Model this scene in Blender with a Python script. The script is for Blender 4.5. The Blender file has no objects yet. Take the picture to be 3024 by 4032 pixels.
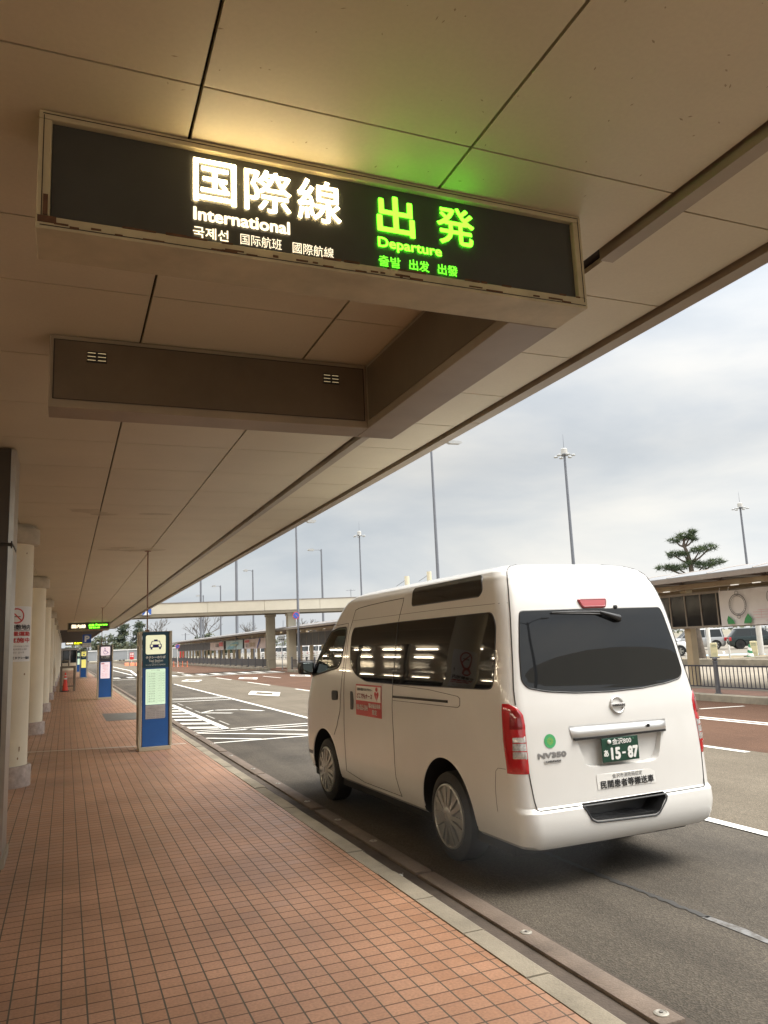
import bpy, bmesh, math, random
import numpy as np
from mathutils import Vector, Matrix
sc = bpy.context.scene
COL = sc.collection
random.seed(7)
R = math.radians
PI = math.pi

# ---------------------------------------------------------------- camera
cd = bpy.data.cameras.new('camera'); cam = bpy.data.objects.new('camera', cd); COL.objects.link(cam)
cd.sensor_fit = 'VERTICAL'; cd.sensor_height = 36; cd.lens = 36*3051.45/4032
cd.clip_start = .05; cd.clip_end = 3000
def cam_matrix(yaw, pitch, roll, loc):
    cy, sy = math.cos(yaw), math.sin(yaw); cp, sp = math.cos(pitch), math.sin(pitch); cr, sr = math.cos(roll), math.sin(roll)
    f = Vector((sy*cp, cy*cp, sp)); r = Vector((cy, -sy, 0)); u = r.cross(f)
    r2 = r*cr+u*sr; u2 = -r*sr+u*cr
    m = Matrix((r2, u2, -f)).transposed().to_4x4(); m.translation = loc
    return m
cam.matrix_world = cam_matrix(R(22.43038), R(9.57303), R(-2.46546), (0, 0, 1.7))
sc.camera = cam

# ---------------------------------------------------------------- world, sun, exposure
SUN_EL, SUN_AZ = 56, 122        # degrees; azimuth clockwise from +Y
w = bpy.data.worlds.new("World"); sc.world = w; w.use_nodes = True
nt = w.node_tree; N = nt.nodes; L = nt.links
for n in list(N): N.remove(n)
def nn(t, **k):
    n = N.new(t)
    for a, v in k.items(): setattr(n, a, v)
    return n
wo = nn('ShaderNodeOutputWorld'); bg = nn('ShaderNodeBackground'); bg.inputs['Strength'].default_value = .1
sky = nn('ShaderNodeTexSky', sky_type='NISHITA'); sky.sun_disc = False
sky.sun_elevation = R(SUN_EL); sky.sun_rotation = R(SUN_AZ); sky.air_density = 1.4; sky.dust_density = 3
tc = nn('ShaderNodeTexCoord'); sep = nn('ShaderNodeSeparateXYZ'); L.new(tc.outputs['Generated'], sep.inputs[0])
mp = nn('ShaderNodeMapping'); mp.inputs['Scale'].default_value = (1.3, 1.3, 4.2); mp.inputs['Location'].default_value = (3.1, .4, .2); L.new(tc.outputs['Generated'], mp.inputs[0])
n1 = nn('ShaderNodeTexNoise'); n1.inputs['Scale'].default_value = 1.7; n1.inputs['Detail'].default_value = 7; n1.inputs['Roughness'].default_value = .52; n1.inputs['Distortion'].default_value = .35
L.new(mp.outputs[0], n1.inputs['Vector'])
cr = nn('ShaderNodeValToRGB'); e = cr.color_ramp.elements
e[0].position = .33; e[0].color = (.61, .66, .715, 1); e[1].position = .66; e[1].color = (1.02, .99, .93, 1)
m_ = e.new(.47); m_.color = (.765, .79, .81, 1)
L.new(n1.outputs[0], cr.inputs[0])
er = nn('ShaderNodeValToRGB'); e = er.color_ramp.elements       # an overcast sky is brightest overhead
e[0].position = 0; e[0].color = (.19, .19, .19, 1); e[1].position = 1; e[1].color = (.8, .8, .8, 1)
for p_, c_ in ((.08, .19), (.22, .150), (.42, .20), (.6, .50)):
    q = e.new(p_); q.color = (c_, c_, c_, 1)
L.new(sep.outputs['Z'], er.inputs[0])
mul = nn('ShaderNodeMix', data_type='RGBA', blend_type='MULTIPLY'); mul.inputs[0].default_value = 1
L.new(cr.outputs[0], mul.inputs[6]); L.new(er.outputs[0], mul.inputs[7])
scl = nn('ShaderNodeVectorMath', operation='SCALE'); scl.inputs['Scale'].default_value = 28
L.new(mul.outputs[2], scl.inputs[0])
# cloud glows towards the hidden sun
sdv = (math.sin(R(SUN_AZ))*math.cos(R(SUN_EL)), math.cos(R(SUN_AZ))*math.cos(R(SUN_EL)), math.sin(R(SUN_EL)))
dt = nn('ShaderNodeVectorMath', operation='DOT_PRODUCT'); dt.inputs[1].default_value = (sdv[0]*1.3, sdv[1]*1.3, sdv[2]*.45); L.new(tc.outputs['Generated'], dt.inputs[0])
mxx = nn('ShaderNodeMath', operation='MAXIMUM'); mxx.inputs[1].default_value = 0; L.new(dt.outputs['Value'], mxx.inputs[0])
gl_ = nn('ShaderNodeMath', operation='MULTIPLY_ADD'); gl_.inputs[1].default_value = 28*.55; gl_.inputs[2].default_value = 20; L.new(mxx.outputs[0], gl_.inputs[0]); L.new(gl_.outputs[0], scl.inputs['Scale'])
mx = nn('ShaderNodeMix', data_type='RGBA'); mx.inputs[0].default_value = .93
L.new(sky.outputs[0], mx.inputs[6]); L.new(scl.outputs[0], mx.inputs[7])
L.new(mx.outputs[2], bg.inputs['Color']); L.new(bg.outputs[0], wo.inputs[0])
sd = bpy.data.lights.new('sun', 'SUN'); sun = bpy.data.objects.new('sun', sd); COL.objects.link(sun)
sd.energy = 1.45; sd.angle = R(30); sd.color = (1, .93, .82)
a = R(SUN_AZ); el = R(SUN_EL)
sun.rotation_euler = Vector((-math.sin(a)*math.cos(el), -math.cos(a)*math.cos(el), -math.sin(el))).to_track_quat('-Z', 'Y').to_euler()
sc.view_settings.view_transform = 'Standard'; sc.view_settings.look = 'None'
sc.view_settings.gamma = 1; sc.view_settings.exposure = 1.32
sc.render.engine = 'CYCLES'
sc.cycles.use_denoising = True
sc.cycles.max_bounces = 10; sc.cycles.diffuse_bounces = 6; sc.cycles.transparent_max_bounces = 12
sc.cycles.sample_clamp_indirect = 6

# ---------------------------------------------------------------- materials
MATS = {}
def mat(name, col, rough=.6, var=.1, scale=2.5, bump=0., bscale=80., metal=0., spec=.5, coat=0., em=None, es=0., streak=0., ior=None, speck=0., speckscale=160.):
    if name in MATS: return MATS[name]
    m = bpy.data.materials.new(name); m.use_nodes = True; MATS[name] = m
    t = m.node_tree; b = t.nodes['Principled BSDF']; ln = t.links
    def mk(ty, **k):
        n = t.nodes.new(ty)
        for a, v in k.items(): setattr(n, a, v)
        return n
    tcn = mk('ShaderNodeTexCoord')
    c = (*col, 1)
    out = None
    if var:
        nz = mk('ShaderNodeTexNoise'); nz.inputs['Scale'].default_value = scale; nz.inputs['Detail'].default_value = 6; nz.inputs['Roughness'].default_value = .6
        src = tcn.outputs['Object']
        if streak:
            mpn = mk('ShaderNodeMapping'); mpn.inputs['Scale'].default_value = (1, 1, streak); ln.new(src, mpn.inputs[0]); src = mpn.outputs[0]
        ln.new(src, nz.inputs['Vector'])
        rp = mk('ShaderNodeValToRGB'); el = rp.color_ramp.elements
        el[0].position = .3; el[1].position = .7
        el[0].color = (*[x*(1-var) for x in col], 1); el[1].color = (*[min(1, x*(1+var)) for x in col], 1)
        ln.new(nz.outputs[0], rp.inputs[0]); out = rp.outputs[0]
    if speck:
        vz = mk('ShaderNodeTexNoise'); vz.inputs['Scale'].default_value = speckscale; vz.inputs['Detail'].default_value = 2
        ln.new(tcn.outputs['Object'], vz.inputs['Vector'])
        r2 = mk('ShaderNodeValToRGB'); el = r2.color_ramp.elements; el[0].position = .32; el[1].position = .68
        el[0].color = (1-speck,)*3+(1,); el[1].color = (1+speck,)*3+(1,)
        ln.new(vz.outputs[0], r2.inputs[0])
        mm = mk('ShaderNodeMix', data_type='RGBA', blend_type='MULTIPLY'); mm.inputs[0].default_value = 1
        if out: ln.new(out, mm.inputs[6])
        else: mm.inputs[6].default_value = c
        ln.new(r2.outputs[0], mm.inputs[7]); out = mm.outputs[2]
    if out: ln.new(out, b.inputs['Base Color'])
    else: b.inputs['Base Color'].default_value = c
    b.inputs['Roughness'].default_value = rough; b.inputs['Metallic'].default_value = metal
    b.inputs['Specular IOR Level'].default_value = spec
    if ior: b.inputs['IOR'].default_value = ior
    b.inputs['Coat Weight'].default_value = coat
    if coat: b.inputs['Coat Roughness'].default_value = .03
    if em: b.inputs['Emission Color'].default_value = (*em, 1); b.inputs['Emission Strength'].default_value = es
    if bump:
        bz = mk('ShaderNodeTexNoise'); bz.inputs['Scale'].default_value = bscale; bz.inputs['Detail'].default_value = 4
        ln.new(tcn.outputs['Object'], bz.inputs['Vector'])
        bp = mk('ShaderNodeBump'); bp.inputs['Strength'].default_value = bump; bp.inputs['Distance'].default_value = .01
        ln.new(bz.outputs[0], bp.inputs['Height']); ln.new(bp.outputs[0], b.inputs['Normal'])
    return m

def node_kit(m):
    t = m.node_tree; b = t.nodes['Principled BSDF']
    def mk(ty, **k):
        n = t.nodes.new(ty)
        for a, v in k.items(): setattr(n, a, v)
        return n
    def math_(op, a, c=None, d=None):
        n = mk('ShaderNodeMath', operation=op)
        for i, v in enumerate((a, c, d)):
            if v is None: continue
            if isinstance(v, (int, float)): n.inputs[i].default_value = v
            else: t.links.new(v, n.inputs[i])
        return n.outputs[0]
    return t, b, mk, math_

def tile_material():
    m = bpy.data.materials.new('terracotta_tile'); m.use_nodes = True
    t, b, mk, ma = node_kit(m); ln = t.links
    tcn = mk('ShaderNodeTexCoord'); s = mk('ShaderNodeSeparateXYZ'); ln.new(tcn.outputs['Object'], s.inputs[0])
    X, Y = s.outputs[0], s.outputs[1]
    P = .111
    u = ma('DIVIDE', ma('SUBTRACT', X, .0195), P); v = ma('DIVIDE', ma('ADD', Y, .02), P)
    fu = ma('FRACT', u); fv = ma('FRACT', v)
    du = ma('MINIMUM', fu, ma('SUBTRACT', 1., fu)); dv = ma('MINIMUM', fv, ma('SUBTRACT', 1., fv))
    wob = mk('ShaderNodeTexNoise'); wob.inputs['Scale'].default_value = 9; ln.new(tcn.outputs['Object'], wob.inputs['Vector'])
    wv = ma('MULTIPLY', ma('SUBTRACT', wob.outputs[0], .5), .012)
    ju = ma('LESS_THAN', ma('ADD', du, wv), .036); jv = ma('LESS_THAN', ma('ADD', dv, wv), .044)
    j = ma('MAXIMUM', ju, jv)
    cell = mk('ShaderNodeCombineXYZ'); ln.new(ma('FLOOR', u), cell.inputs[0]); ln.new(ma('FLOOR', v), cell.inputs[1])
    wn = mk('ShaderNodeTexWhiteNoise'); wn.noise_dimensions = '2D'; ln.new(cell.outputs[0], wn.inputs['Vector'])
    rp = mk('ShaderNodeValToRGB'); e = rp.color_ramp.elements
    e[0].color = (.375, .200, .121, 1); e[1].color = (.43, .24, .15, 1); q = e.new(.5); q.color = (.40, .218, .134, 1)
    ln.new(wn.outputs['Value'], rp.inputs[0])
    nz = mk('ShaderNodeTexNoise'); nz.inputs['Scale'].default_value = 1.3; nz.inputs['Detail'].default_value = 7; ln.new(tcn.outputs['Object'], nz.inputs['Vector'])
    r2 = mk('ShaderNodeValToRGB'); e = r2.color_ramp.elements; e[0].position = .3; e[0].color = (.74, .73, .72, 1); e[1].position = .7; e[1].color = (1.12, 1.12, 1.12, 1)
    ln.new(nz.outputs[0], r2.inputs[0])
    mm = mk('ShaderNodeMix', data_type='RGBA', blend_type='MULTIPLY'); mm.inputs[0].default_value = 1
    ln.new(rp.outputs[0], mm.inputs[6]); ln.new(r2.outputs[0], mm.inputs[7])
    f2 = mk('ShaderNodeTexNoise'); f2.inputs['Scale'].default_value = 70; f2.inputs['Detail'].default_value = 3; ln.new(tcn.outputs['Object'], f2.inputs['Vector'])
    r3 = mk('ShaderNodeValToRGB'); e = r3.color_ramp.elements; e[0].position = .3; e[0].color = (.78, .77, .76, 1); e[1].position = .7; e[1].color = (1.14, 1.14, 1.14, 1)
    ln.new(f2.outputs[0], r3.inputs[0])
    m3 = mk('ShaderNodeMix', data_type='RGBA', blend_type='MULTIPLY'); m3.inputs[0].default_value = 1
    ln.new(mm.outputs[2], m3.inputs[6]); ln.new(r3.outputs[0], m3.inputs[7])
    jc = mk('ShaderNodeMix', data_type='RGBA'); ln.new(ju, jc.inputs[0]); jc.inputs[6].default_value = (.115, .062, .038, 1); jc.inputs[7].default_value = (.085, .07, .05, 1)
    fin = mk('ShaderNodeMix', data_type='RGBA'); ln.new(j, fin.inputs[0]); ln.new(m3.outputs[2], fin.inputs[6]); ln.new(jc.outputs[2], fin.inputs[7])
    ln.new(fin.outputs[2], b.inputs['Base Color'])
    ln.new(ma('ADD', ma('MULTIPLY', wn.outputs['Value'], .12), ma('ADD', ma('MULTIPLY', j, .3), .36)), b.inputs['Roughness'])
    h = ma('ADD', ma('SUBTRACT', ma('MULTIPLY', f2.outputs[0], .25), ma('MULTIPLY', j, 1.)), ma('MULTIPLY', wn.outputs['Value'], .2))
    bp = mk('ShaderNodeBump'); bp.inputs['Strength'].default_value = .55; bp.inputs['Distance'].default_value = .004
    ln.new(h, bp.inputs['Height']); ln.new(bp.outputs[0], b.inputs['Normal'])
    return m

def asphalt_material(name, dark, light, patch=1.):
    m = bpy.data.materials.new(name); m.use_nodes = True
    t, b, mk, ma = node_kit(m); ln = t.links
    tcn = mk('ShaderNodeTexCoord')
    def noise(s, d=6, ro=.6, st=None):
        n = mk('ShaderNodeTexNoise'); n.inputs['Scale'].default_value = s; n.inputs['Detail'].default_value = d; n.inputs['Roughness'].default_value = ro
        src = tcn.outputs['Object']
        if st:
            mp = mk('ShaderNodeMapping'); mp.inputs['Scale'].default_value = st; ln.new(src, mp.inputs[0]); src = mp.outputs[0]
        ln.new(src, n.inputs['Vector']); return n.outputs[0]
    big = ma('ADD', ma('MULTIPLY', noise(.5), .6), ma('MULTIPLY', noise(1.1, 5, .6, (2.2, .18, 1)), .4))
    rp = mk('ShaderNodeValToRGB'); e = rp.color_ramp.elements; e[0].position = .36; e[0].color = (*dark, 1); e[1].position = .64; e[1].color = (*light, 1)
    ln.new(big, rp.inputs[0])
    vo = mk('ShaderNodeTexVoronoi'); vo.inputs['Scale'].default_value = 95; ln.new(tcn.outputs['Object'], vo.inputs['Vector'])
    sp = mk('ShaderNodeSeparateColor'); ln.new(vo.outputs['Color'], sp.inputs[0])
    r2 = mk('ShaderNodeValToRGB'); e = r2.color_ramp.elements; e[0].position = 0; e[0].color = (.55, .55, .55, 1); e[1].position = 1; e[1].color = (1.5, 1.48, 1.42, 1); q = e.new(.6); q.color = (.92, .92, .92, 1)
    ln.new(sp.outputs[0], r2.inputs[0])
    mm = mk('ShaderNodeMix', data_type='RGBA', blend_type='MULTIPLY'); mm.inputs[0].default_value = .55
    ln.new(rp.outputs[0], mm.inputs[6]); ln.new(r2.outputs[0], mm.inputs[7])
    ln.new(mm.outputs[2], b.inputs['Base Color'])
    b.inputs['Roughness'].default_value = .92; b.inputs['Specular IOR Level'].default_value = .2
    bp = mk('ShaderNodeBump'); bp.inputs['Strength'].default_value = .8; bp.inputs['Distance'].default_value = .006
    ln.new(ma('ADD', ma('MULTIPLY', vo.outputs['Distance'], 1.), ma('MULTIPLY', noise(160, 2), .4)), bp.inputs['Height']); ln.new(bp.outputs[0], b.inputs['Normal'])
    return m

def paint_material(name, col, under, wear=.5):
    """road paint worn through to the asphalt"""
    m = bpy.data.materials.new(name); m.use_nodes = True
    t, b, mk, ma = node_kit(m); ln = t.links
    tcn = mk('ShaderNodeTexCoord')
    n = mk('ShaderNodeTexNoise'); n.inputs['Scale'].default_value = 14; n.inputs['Detail'].default_value = 9; n.inputs['Roughness'].default_value = .75; ln.new(tcn.outputs['Object'], n.inputs['Vector'])
    n2 = mk('ShaderNodeTexNoise'); n2.inputs['Scale'].default_value = .9; n2.inputs['Detail'].default_value = 4; ln.new(tcn.outputs['Object'], n2.inputs['Vector'])
    f = ma('ADD', ma('MULTIPLY', n.outputs[0], .7), ma('MULTIPLY', n2.outputs[0], .3))
    rp = mk('ShaderNodeValToRGB'); e = rp.color_ramp.elements; e[0].position = .30+wear*.1; e[0].color = (*under, 1); e[1].position = .38+wear*.14; e[1].color = (*col, 1)
    ln.new(f, rp.inputs[0]); ln.new(rp.outputs[0], b.inputs['Base Color']); b.inputs['Roughness'].default_value = .65
    return m

def glass_pane(name, tint, refl=.1):
    m = bpy.data.materials.new(name); m.use_nodes = True
    t, b, mk, ma = node_kit(m); ln = t.links
    tr = mk('ShaderNodeBsdfTransparent'); tr.inputs[0].default_value = (*tint, 1)
    gl = mk('ShaderNodeBsdfGlossy'); gl.inputs['Roughness'].default_value = .02
    fr = mk('ShaderNodeFresnel'); fr.inputs[0].default_value = 1.5
    ms = mk('ShaderNodeMixShader'); ln.new(fr.outputs[0], ms.inputs[0]); ln.new(tr.outputs[0], ms.inputs[1]); ln.new(gl.outputs[0], ms.inputs[2])
    ln.new(ms.outputs[0], t.nodes['Material Output'].inputs[0])
    return m

# ---------------------------------------------------------------- mesh helpers
class MB:
    def __init__(s): s.v = []; s.f = []; s.fm = []; s.m = 0
    def add(s, vs, fs):
        o = len(s.v); s.v += [tuple(map(float, p)) for p in vs]
        s.f += [tuple(o+i for i in f) for f in fs]; s.fm += [s.m]*len(fs); return s
    def box(s, x0, x1, y0, y1, z0, z1):
        return s.add([(x0,y0,z0),(x1,y0,z0),(x1,y1,z0),(x0,y1,z0),(x0,y0,z1),(x1,y0,z1),(x1,y1,z1),(x0,y1,z1)],
                     [(3,2,1,0),(4,5,6,7),(0,1,5,4),(1,2,6,5),(2,3,7,6),(3,0,4,7)])
    def rbox(s, x0, x1, y0, y1, z0, z1, b=.01):
        """box with bevelled edges"""
        bm = bmesh.new(); M_ = MB().box(x0, x1, y0, y1, z0, z1)
        vs = [bm.verts.new(p) for p in M_.v]
        for f in M_.f: bm.faces.new([vs[i] for i in f])
        bmesh.ops.bevel(bm, geom=bm.edges[:], offset=b, segments=2, affect='EDGES', profile=.5)
        bm.verts.index_update()
        s.add([tuple(v.co) for v in bm.verts], [tuple(v.index for v in f.verts) for f in bm.faces]); bm.free(); return s
    def tube(s, path, r, n=8, cap=True):
        path = [Vector(p) for p in path]; k = len(path)
        rs = r if isinstance(r, (list, tuple)) else [r]*k
        vs = []; up = None
        for i, p in enumerate(path):
            d = (path[min(i+1, k-1)]-path[max(i-1, 0)]).normalized()
            if up is None: up = Vector((0, 0, 1)) if abs(d.z) < .9 else Vector((1, 0, 0))
            a = d.cross(up).normalized(); b = a.cross(d).normalized(); up = b
            for j in range(n):
                t = 2*PI*j/n; vs.append(p+a*(rs[i]*math.cos(t))+b*(rs[i]*math.sin(t)))
        fs = [(i*n+j, i*n+(j+1) % n, (i+1)*n+(j+1) % n, (i+1)*n+j) for i in range(k-1) for j in range(n)]
        fs = [f[::-1] for f in fs]
        if cap: fs += [tuple(range(n)), tuple((k-1)*n+j for j in range(n))[::-1]]
        return s.add(vs, fs)
    def lathe(s, c, prof, n=24, axis='z'):
        """prof: (radius, height) pairs, from one end to the other"""
        vs = []
        for r, h in prof:
            for j in range(n):
                t = 2*PI*j/n; a, b = r*math.cos(t), r*math.sin(t)
                vs.append({'z': (c[0]+a, c[1]+b, c[2]+h), 'x': (c[0]+h, c[1]+a, c[2]+b), 'y': (c[0]+b, c[1]+h, c[2]+a)}[axis])
        k = len(prof)
        fs = [(i*n+j, i*n+(j+1) % n, (i+1)*n+(j+1) % n, (i+1)*n+j) for i in range(k-1) for j in range(n)]
        if prof[0][0] > 1e-6: fs.append(tuple(range(n))[::-1])
        if prof[-1][0] > 1e-6: fs.append(tuple((k-1)*n+j for j in range(n)))
        return s.add(vs, fs)
    def prism(s, poly, f0, f1):
        """poly of 2-D points, f0 and f1 map a 2-D point to the two end faces"""
        n = len(poly); vs = [f0(p) for p in poly]+[f1(p) for p in poly]
        return s.add(vs, [tuple(range(n))[::-1], tuple(range(n, 2*n))]+[(i, (i+1) % n, n+(i+1) % n, n+i) for i in range(n)])
    def quad(s, a, b, c, d): return s.add([a, b, c, d], [(0, 1, 2, 3)])
    def sheet(s, x0, x1, y0, y1, z): return s.quad((x0,y0,z),(x1,y0,z),(x1,y1,z),(x0,y1,z))
    def build(s, name, mats, parent=None, smooth=None, org=None):
        me = bpy.data.meshes.new(name)
        me.from_pydata(s.v, [], s.f); me.validate()
        mats = mats if isinstance(mats, (list, tuple)) else [mats]
        for m in mats: me.materials.append(m)
        if len(mats) > 1 and len(me.polygons) == len(s.fm): me.polygons.foreach_set('material_index', s.fm)
        bm = bmesh.new(); bm.from_mesh(me); bmesh.ops.recalc_face_normals(bm, faces=bm.faces); bm.to_mesh(me); bm.free()
        if smooth is not None:
            for p in me.polygons: p.use_smooth = True
            me.set_sharp_from_angle(angle=R(smooth))
        o = bpy.data.objects.new(name, me); COL.objects.link(o)
        if parent is not None:
            root = parent
            while root.parent: root = root.parent
            me.transform(Matrix.LocRotScale(root.location, root.rotation_euler, None).inverted())
            o.parent = parent
        elif org is not None:
            me.transform(Matrix.Translation(-Vector(org))); o.location = org
        return o

def tag(o, label=None, cat=None, group=None, kind=None):
    if label: o['label'] = label
    if cat: o['category'] = cat
    if group: o['group'] = group
    if kind: o['kind'] = kind
    return o
def thing(name, label, cat, loc=(0, 0, 0), group=None):
    o = bpy.data.objects.new(name, None); COL.objects.link(o); o.location = loc; o.empty_display_size = .2
    return tag(o, label, cat, group)
def struct(name, mb, m, smooth=None): return tag(mb.build(name, m, None, smooth), kind='structure')
def copy_tree(o, parent=None):
    c = o.copy(); COL.objects.link(c)
    if parent: c.parent = parent
    for ch in list(o.children): copy_tree(ch, c)
    return c
def dup(o, loc, rz=None, label=None):
    c = copy_tree(o); c.location = loc
    if rz is not None: c.rotation_euler = (0, 0, rz)
    if label: c['label'] = label
    return c
ORD = ['nearest', 'second nearest', 'third nearest', 'fourth nearest', 'fifth nearest', 'sixth nearest', 'seventh nearest', 'eighth nearest', 'ninth nearest', 'tenth nearest', 'eleventh nearest', 'twelfth nearest']

# lettering: outlines of Blender's built-in font, as flat meshes scaled into a box
_tc = {}
def glyphs(s):
    if s in _tc: return _tc[s]
    c = bpy.data.curves.new('lettering', 'FONT'); c.body = s; c.resolution_u = 3
    o = bpy.data.objects.new('lettering', c); COL.objects.link(o)
    dg = bpy.context.evaluated_depsgraph_get()
    me = bpy.data.meshes.new_from_object(o.evaluated_get(dg))
    v = np.array([p.co[:2] for p in me.vertices]); f = [tuple(p.vertices) for p in me.polygons]
    bpy.data.objects.remove(o); bpy.data.curves.remove(c); bpy.data.meshes.remove(me)
    v -= v.min(0); sz = v.max(0); _tc[s] = (v, f, sz); return _tc[s]
def text(mb, s, box, mapf, off=.002, bold=0., step=.0003):
    """put string s into box (u0, v0, u1, v1); mapf(u, v, offset) gives the 3-D point; bold = stroke widening in metres"""
    v, f, sz = glyphs(s)
    u0, v0, u1, v1 = box
    b = bold; W_, H_ = (u1-u0)-2*b*(1 if u1 > u0 else -1), (v1-v0)-2*b
    sg = 1 if u1 > u0 else -1
    shifts = [(0, 0)] if not b else [(0, 0)]+[(b*math.cos(k*PI/4), b*math.sin(k*PI/4)) for k in range(8)]
    for k, (dx, dy) in enumerate(shifts):
        pts = [mapf(u0+sg*b+dx+p[0]/sz[0]*W_, v0+b+dy+p[1]/sz[1]*H_, off+k*step) for p in v]
        mb.add(pts, f)
    return mb
def pXZ(y):      # a wall seen from -Y
    return lambda u, v, o: (u, y-o, v)
def pYZ(x):      # a wall seen from -X
    return lambda u, v, o: (x-o, u, v)
def rpoly(pts, r, n=5):
    """polygon with its corners rounded"""
    out = []; k = len(pts)
    for i in range(k):
        p = Vector(pts[i]); a = Vector(pts[i-1])-p; b = Vector(pts[(i+1) % k])-p
        d = min(r, a.length*.45, b.length*.45); a.normalize(); b.normalize()
        p0, p1 = p+a*d, p+b*d
        for j in range(n+1):
            t = j/n; out.append(tuple((p0*(1-t)+p*t)*(1-t)+(p*(1-t)+p1*t)*t))
    return out
def disc2(cx, cy, r, n=28, a0=0, a1=2*PI): return [(cx+r*math.cos(a0+(a1-a0)*i/n), cy+r*math.sin(a0+(a1-a0)*i/n)) for i in range(n if abs(a1-a0) > 6.28 else n+1)]
def flat(mb, poly, mapf, off=.002): return mb.add([mapf(p[0], p[1], off) for p in poly], [tuple(range(len(poly)))])
def ring2(mb, cx, cy, r0, r1, mapf, off=.002, n=32, a0=0, a1=2*PI):
    vs = []
    for i in range(n+1):
        a = a0+(a1-a0)*i/n
        vs += [mapf(cx+r0*math.cos(a), cy+r0*math.sin(a), off), mapf(cx+r1*math.cos(a), cy+r1*math.sin(a), off)]
    return mb.add(vs, [(2*i, 2*i+1, 2*i+3, 2*i+2) for i in range(n)])
def bar2(mb, a, b, w_, mapf, off=.002):
    d = Vector(b)-Vector(a); n_ = Vector((-d.y, d.x)).normalized()*w_/2; a = Vector(a); b = Vector(b)
    return flat(mb, [a-n_, b-n_, b+n_, a+n_], mapf, off)

# ================================================================ ground, road, pavement
ASPH = asphalt_material('asphalt', (.064, .056, .047), (.120, .104, .084))
ASPH2 = asphalt_material('asphalt_light', (.122, .102, .076), (.172, .145, .110))
ASPHR = asphalt_material('asphalt_red', (.090, .049, .031), (.124, .068, .043))
CONC = mat('concrete', (.275, .243, .19), .95, .25, 2.2, .35, 60, speck=.12, spec=.2)
CONC2 = mat('pale_concrete', (.25, .215, .165), .85, .12, .8, .2, 40)
GUT = mat('gutter_concrete', (.155, .12, .095), .85, .25, 3, .4, 60, speck=.15)
GUTD = mat('gutter_dirt', (.085, .066, .052), .9, .3, 4, .4, 60)
PAINT = paint_material('road_paint', (.74, .72, .66), (.18, .165, .14), .35)
PAINTF = paint_material('faded_paint', (.40, .38, .34), (.15, .14, .125), .8)
TILE = tile_material()
struct('ground', MB().sheet(-400, 900, -300, 1500, -.05), mat('earth', (.20, .18, .13), .9, .2, .2))
struct('road', MB().sheet(2.3, 14.4, -60, 190, 0), ASPH)
struct('middle_lane', MB().sheet(5.42, 8.86, -60, 186, .004), ASPH2)
struct('red_lane', MB().sheet(8.86, 14.35, -60, 53.3, .004).sheet(8.86, 14.35, 61, 150, .004), ASPHR)
def rough_strip(y0, y1, w_, seed):
    r_ = random.Random(seed); mb = MB(); n_ = 40; L_ = [[], []]
    for i in range(n_+1):
        y = y0+(y1-y0)*i/n_; xc = 3.58+.012*math.sin(y*2.1)
        L_[0].append((xc-w_*r_.uniform(.15, .6), y, .004)); L_[1].append((xc+w_*r_.uniform(.15, .6), y, .004))
    mb.add(L_[0]+L_[1], [(i, n_+1+i, n_+2+i, i+1) for i in range(n_)]); return mb
struct('tar_seam', rough_strip(3.9, 5.6, .06, 1), paint_material('tar', (.05, .048, .045), (.09, .08, .068), .6))
struct('worn_line', rough_strip(-6, 3.92, .075, 2), paint_material('worn_paint', (.20, .20, .20), (.085, .075, .063), 1.3))
mb = MB(); mb.box(-30, 2.06, -60, 130, -.04, .10)
struct('pavement', mb, TILE)
# kerb stones with open joints, gutter channel and slabs
mb = MB(); rnd = random.Random(3); y = -12.0
while y < 120:
    j = rnd.uniform(-.004, .004); dz = rnd.uniform(-.004, .003); y1 = y+.632
    c = [(2.064, -.04), (2.064, .104+dz), (2.185+j, .104+dz), (2.205+j, .092+dz), (2.262+j, .03), (2.262+j, -.04)]
    mb.prism(c, lambda p: (p[0], y, p[1]), lambda p: (p[0], y1, p[1])); y += .645
struct('kerb', mb, CONC, 30)
struct('gutter', MB().sheet(2.2, 2.60, -60, 120, .002), GUTD)
mb = MB(); y = -10.3
while y < 110:
    ln_ = 2.55+rnd.uniform(-.05, .1); j = rnd.uniform(-.006, .006)
    mb.rbox(2.425+j, 2.56+j, y, y+ln_, -.02, .022, .006); y += ln_+rnd.choice((.05, .12, .18))
struct('gutter_slabs', mb, GUT, 30)
struct('joint_strip', MB().quad((-.62, 15.14, .104), (2.0, 14.38, .104), (2.0, 14.47, .104), (-.62, 15.23, .104)), mat('strip_metal', (.55, .52, .45), .5, .15, 4))
struct('floor_grate', MB().quad((.96, 20.6, .104), (1.72, 20.5, .104), (1.86, 22.9, .104), (.96, 23.4, .104)), mat('grate_metal', (.17, .165, .15), .5, .25, 9, .3, 40, metal=.5))

def stud(y, lab):
    t = thing('road_stud', lab, 'road stud', (2.493, y, .022), 'round studs along the gutter slabs')
    MB().lathe((2.493, y, .022), [(.034, 0), (.034, .004), (.026, .008), (.024, .008), (.022, .006), (0, .006)], 20).build('plate', mat('stud_metal', (.34, .32, .28), .5, .2, 20, metal=.3), t, 40)
    MB().lathe((2.493, y, .0285), [(.009, 0), (.009, .004), (0, .005)], 12).build('centre_pin', mat('stud_dark', (.16, .15, .14), .5, .1), t, 40)
    return t
for i, y in enumerate((3.06, 4.17, 6.6, 7.55, 8.6, 9.9, 11.3, 12.9, 14.7, 16.6, 18.6)):
    stud(y, '%s pale round stud on the gutter slab beside the kerb' % ORD[i])

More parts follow.
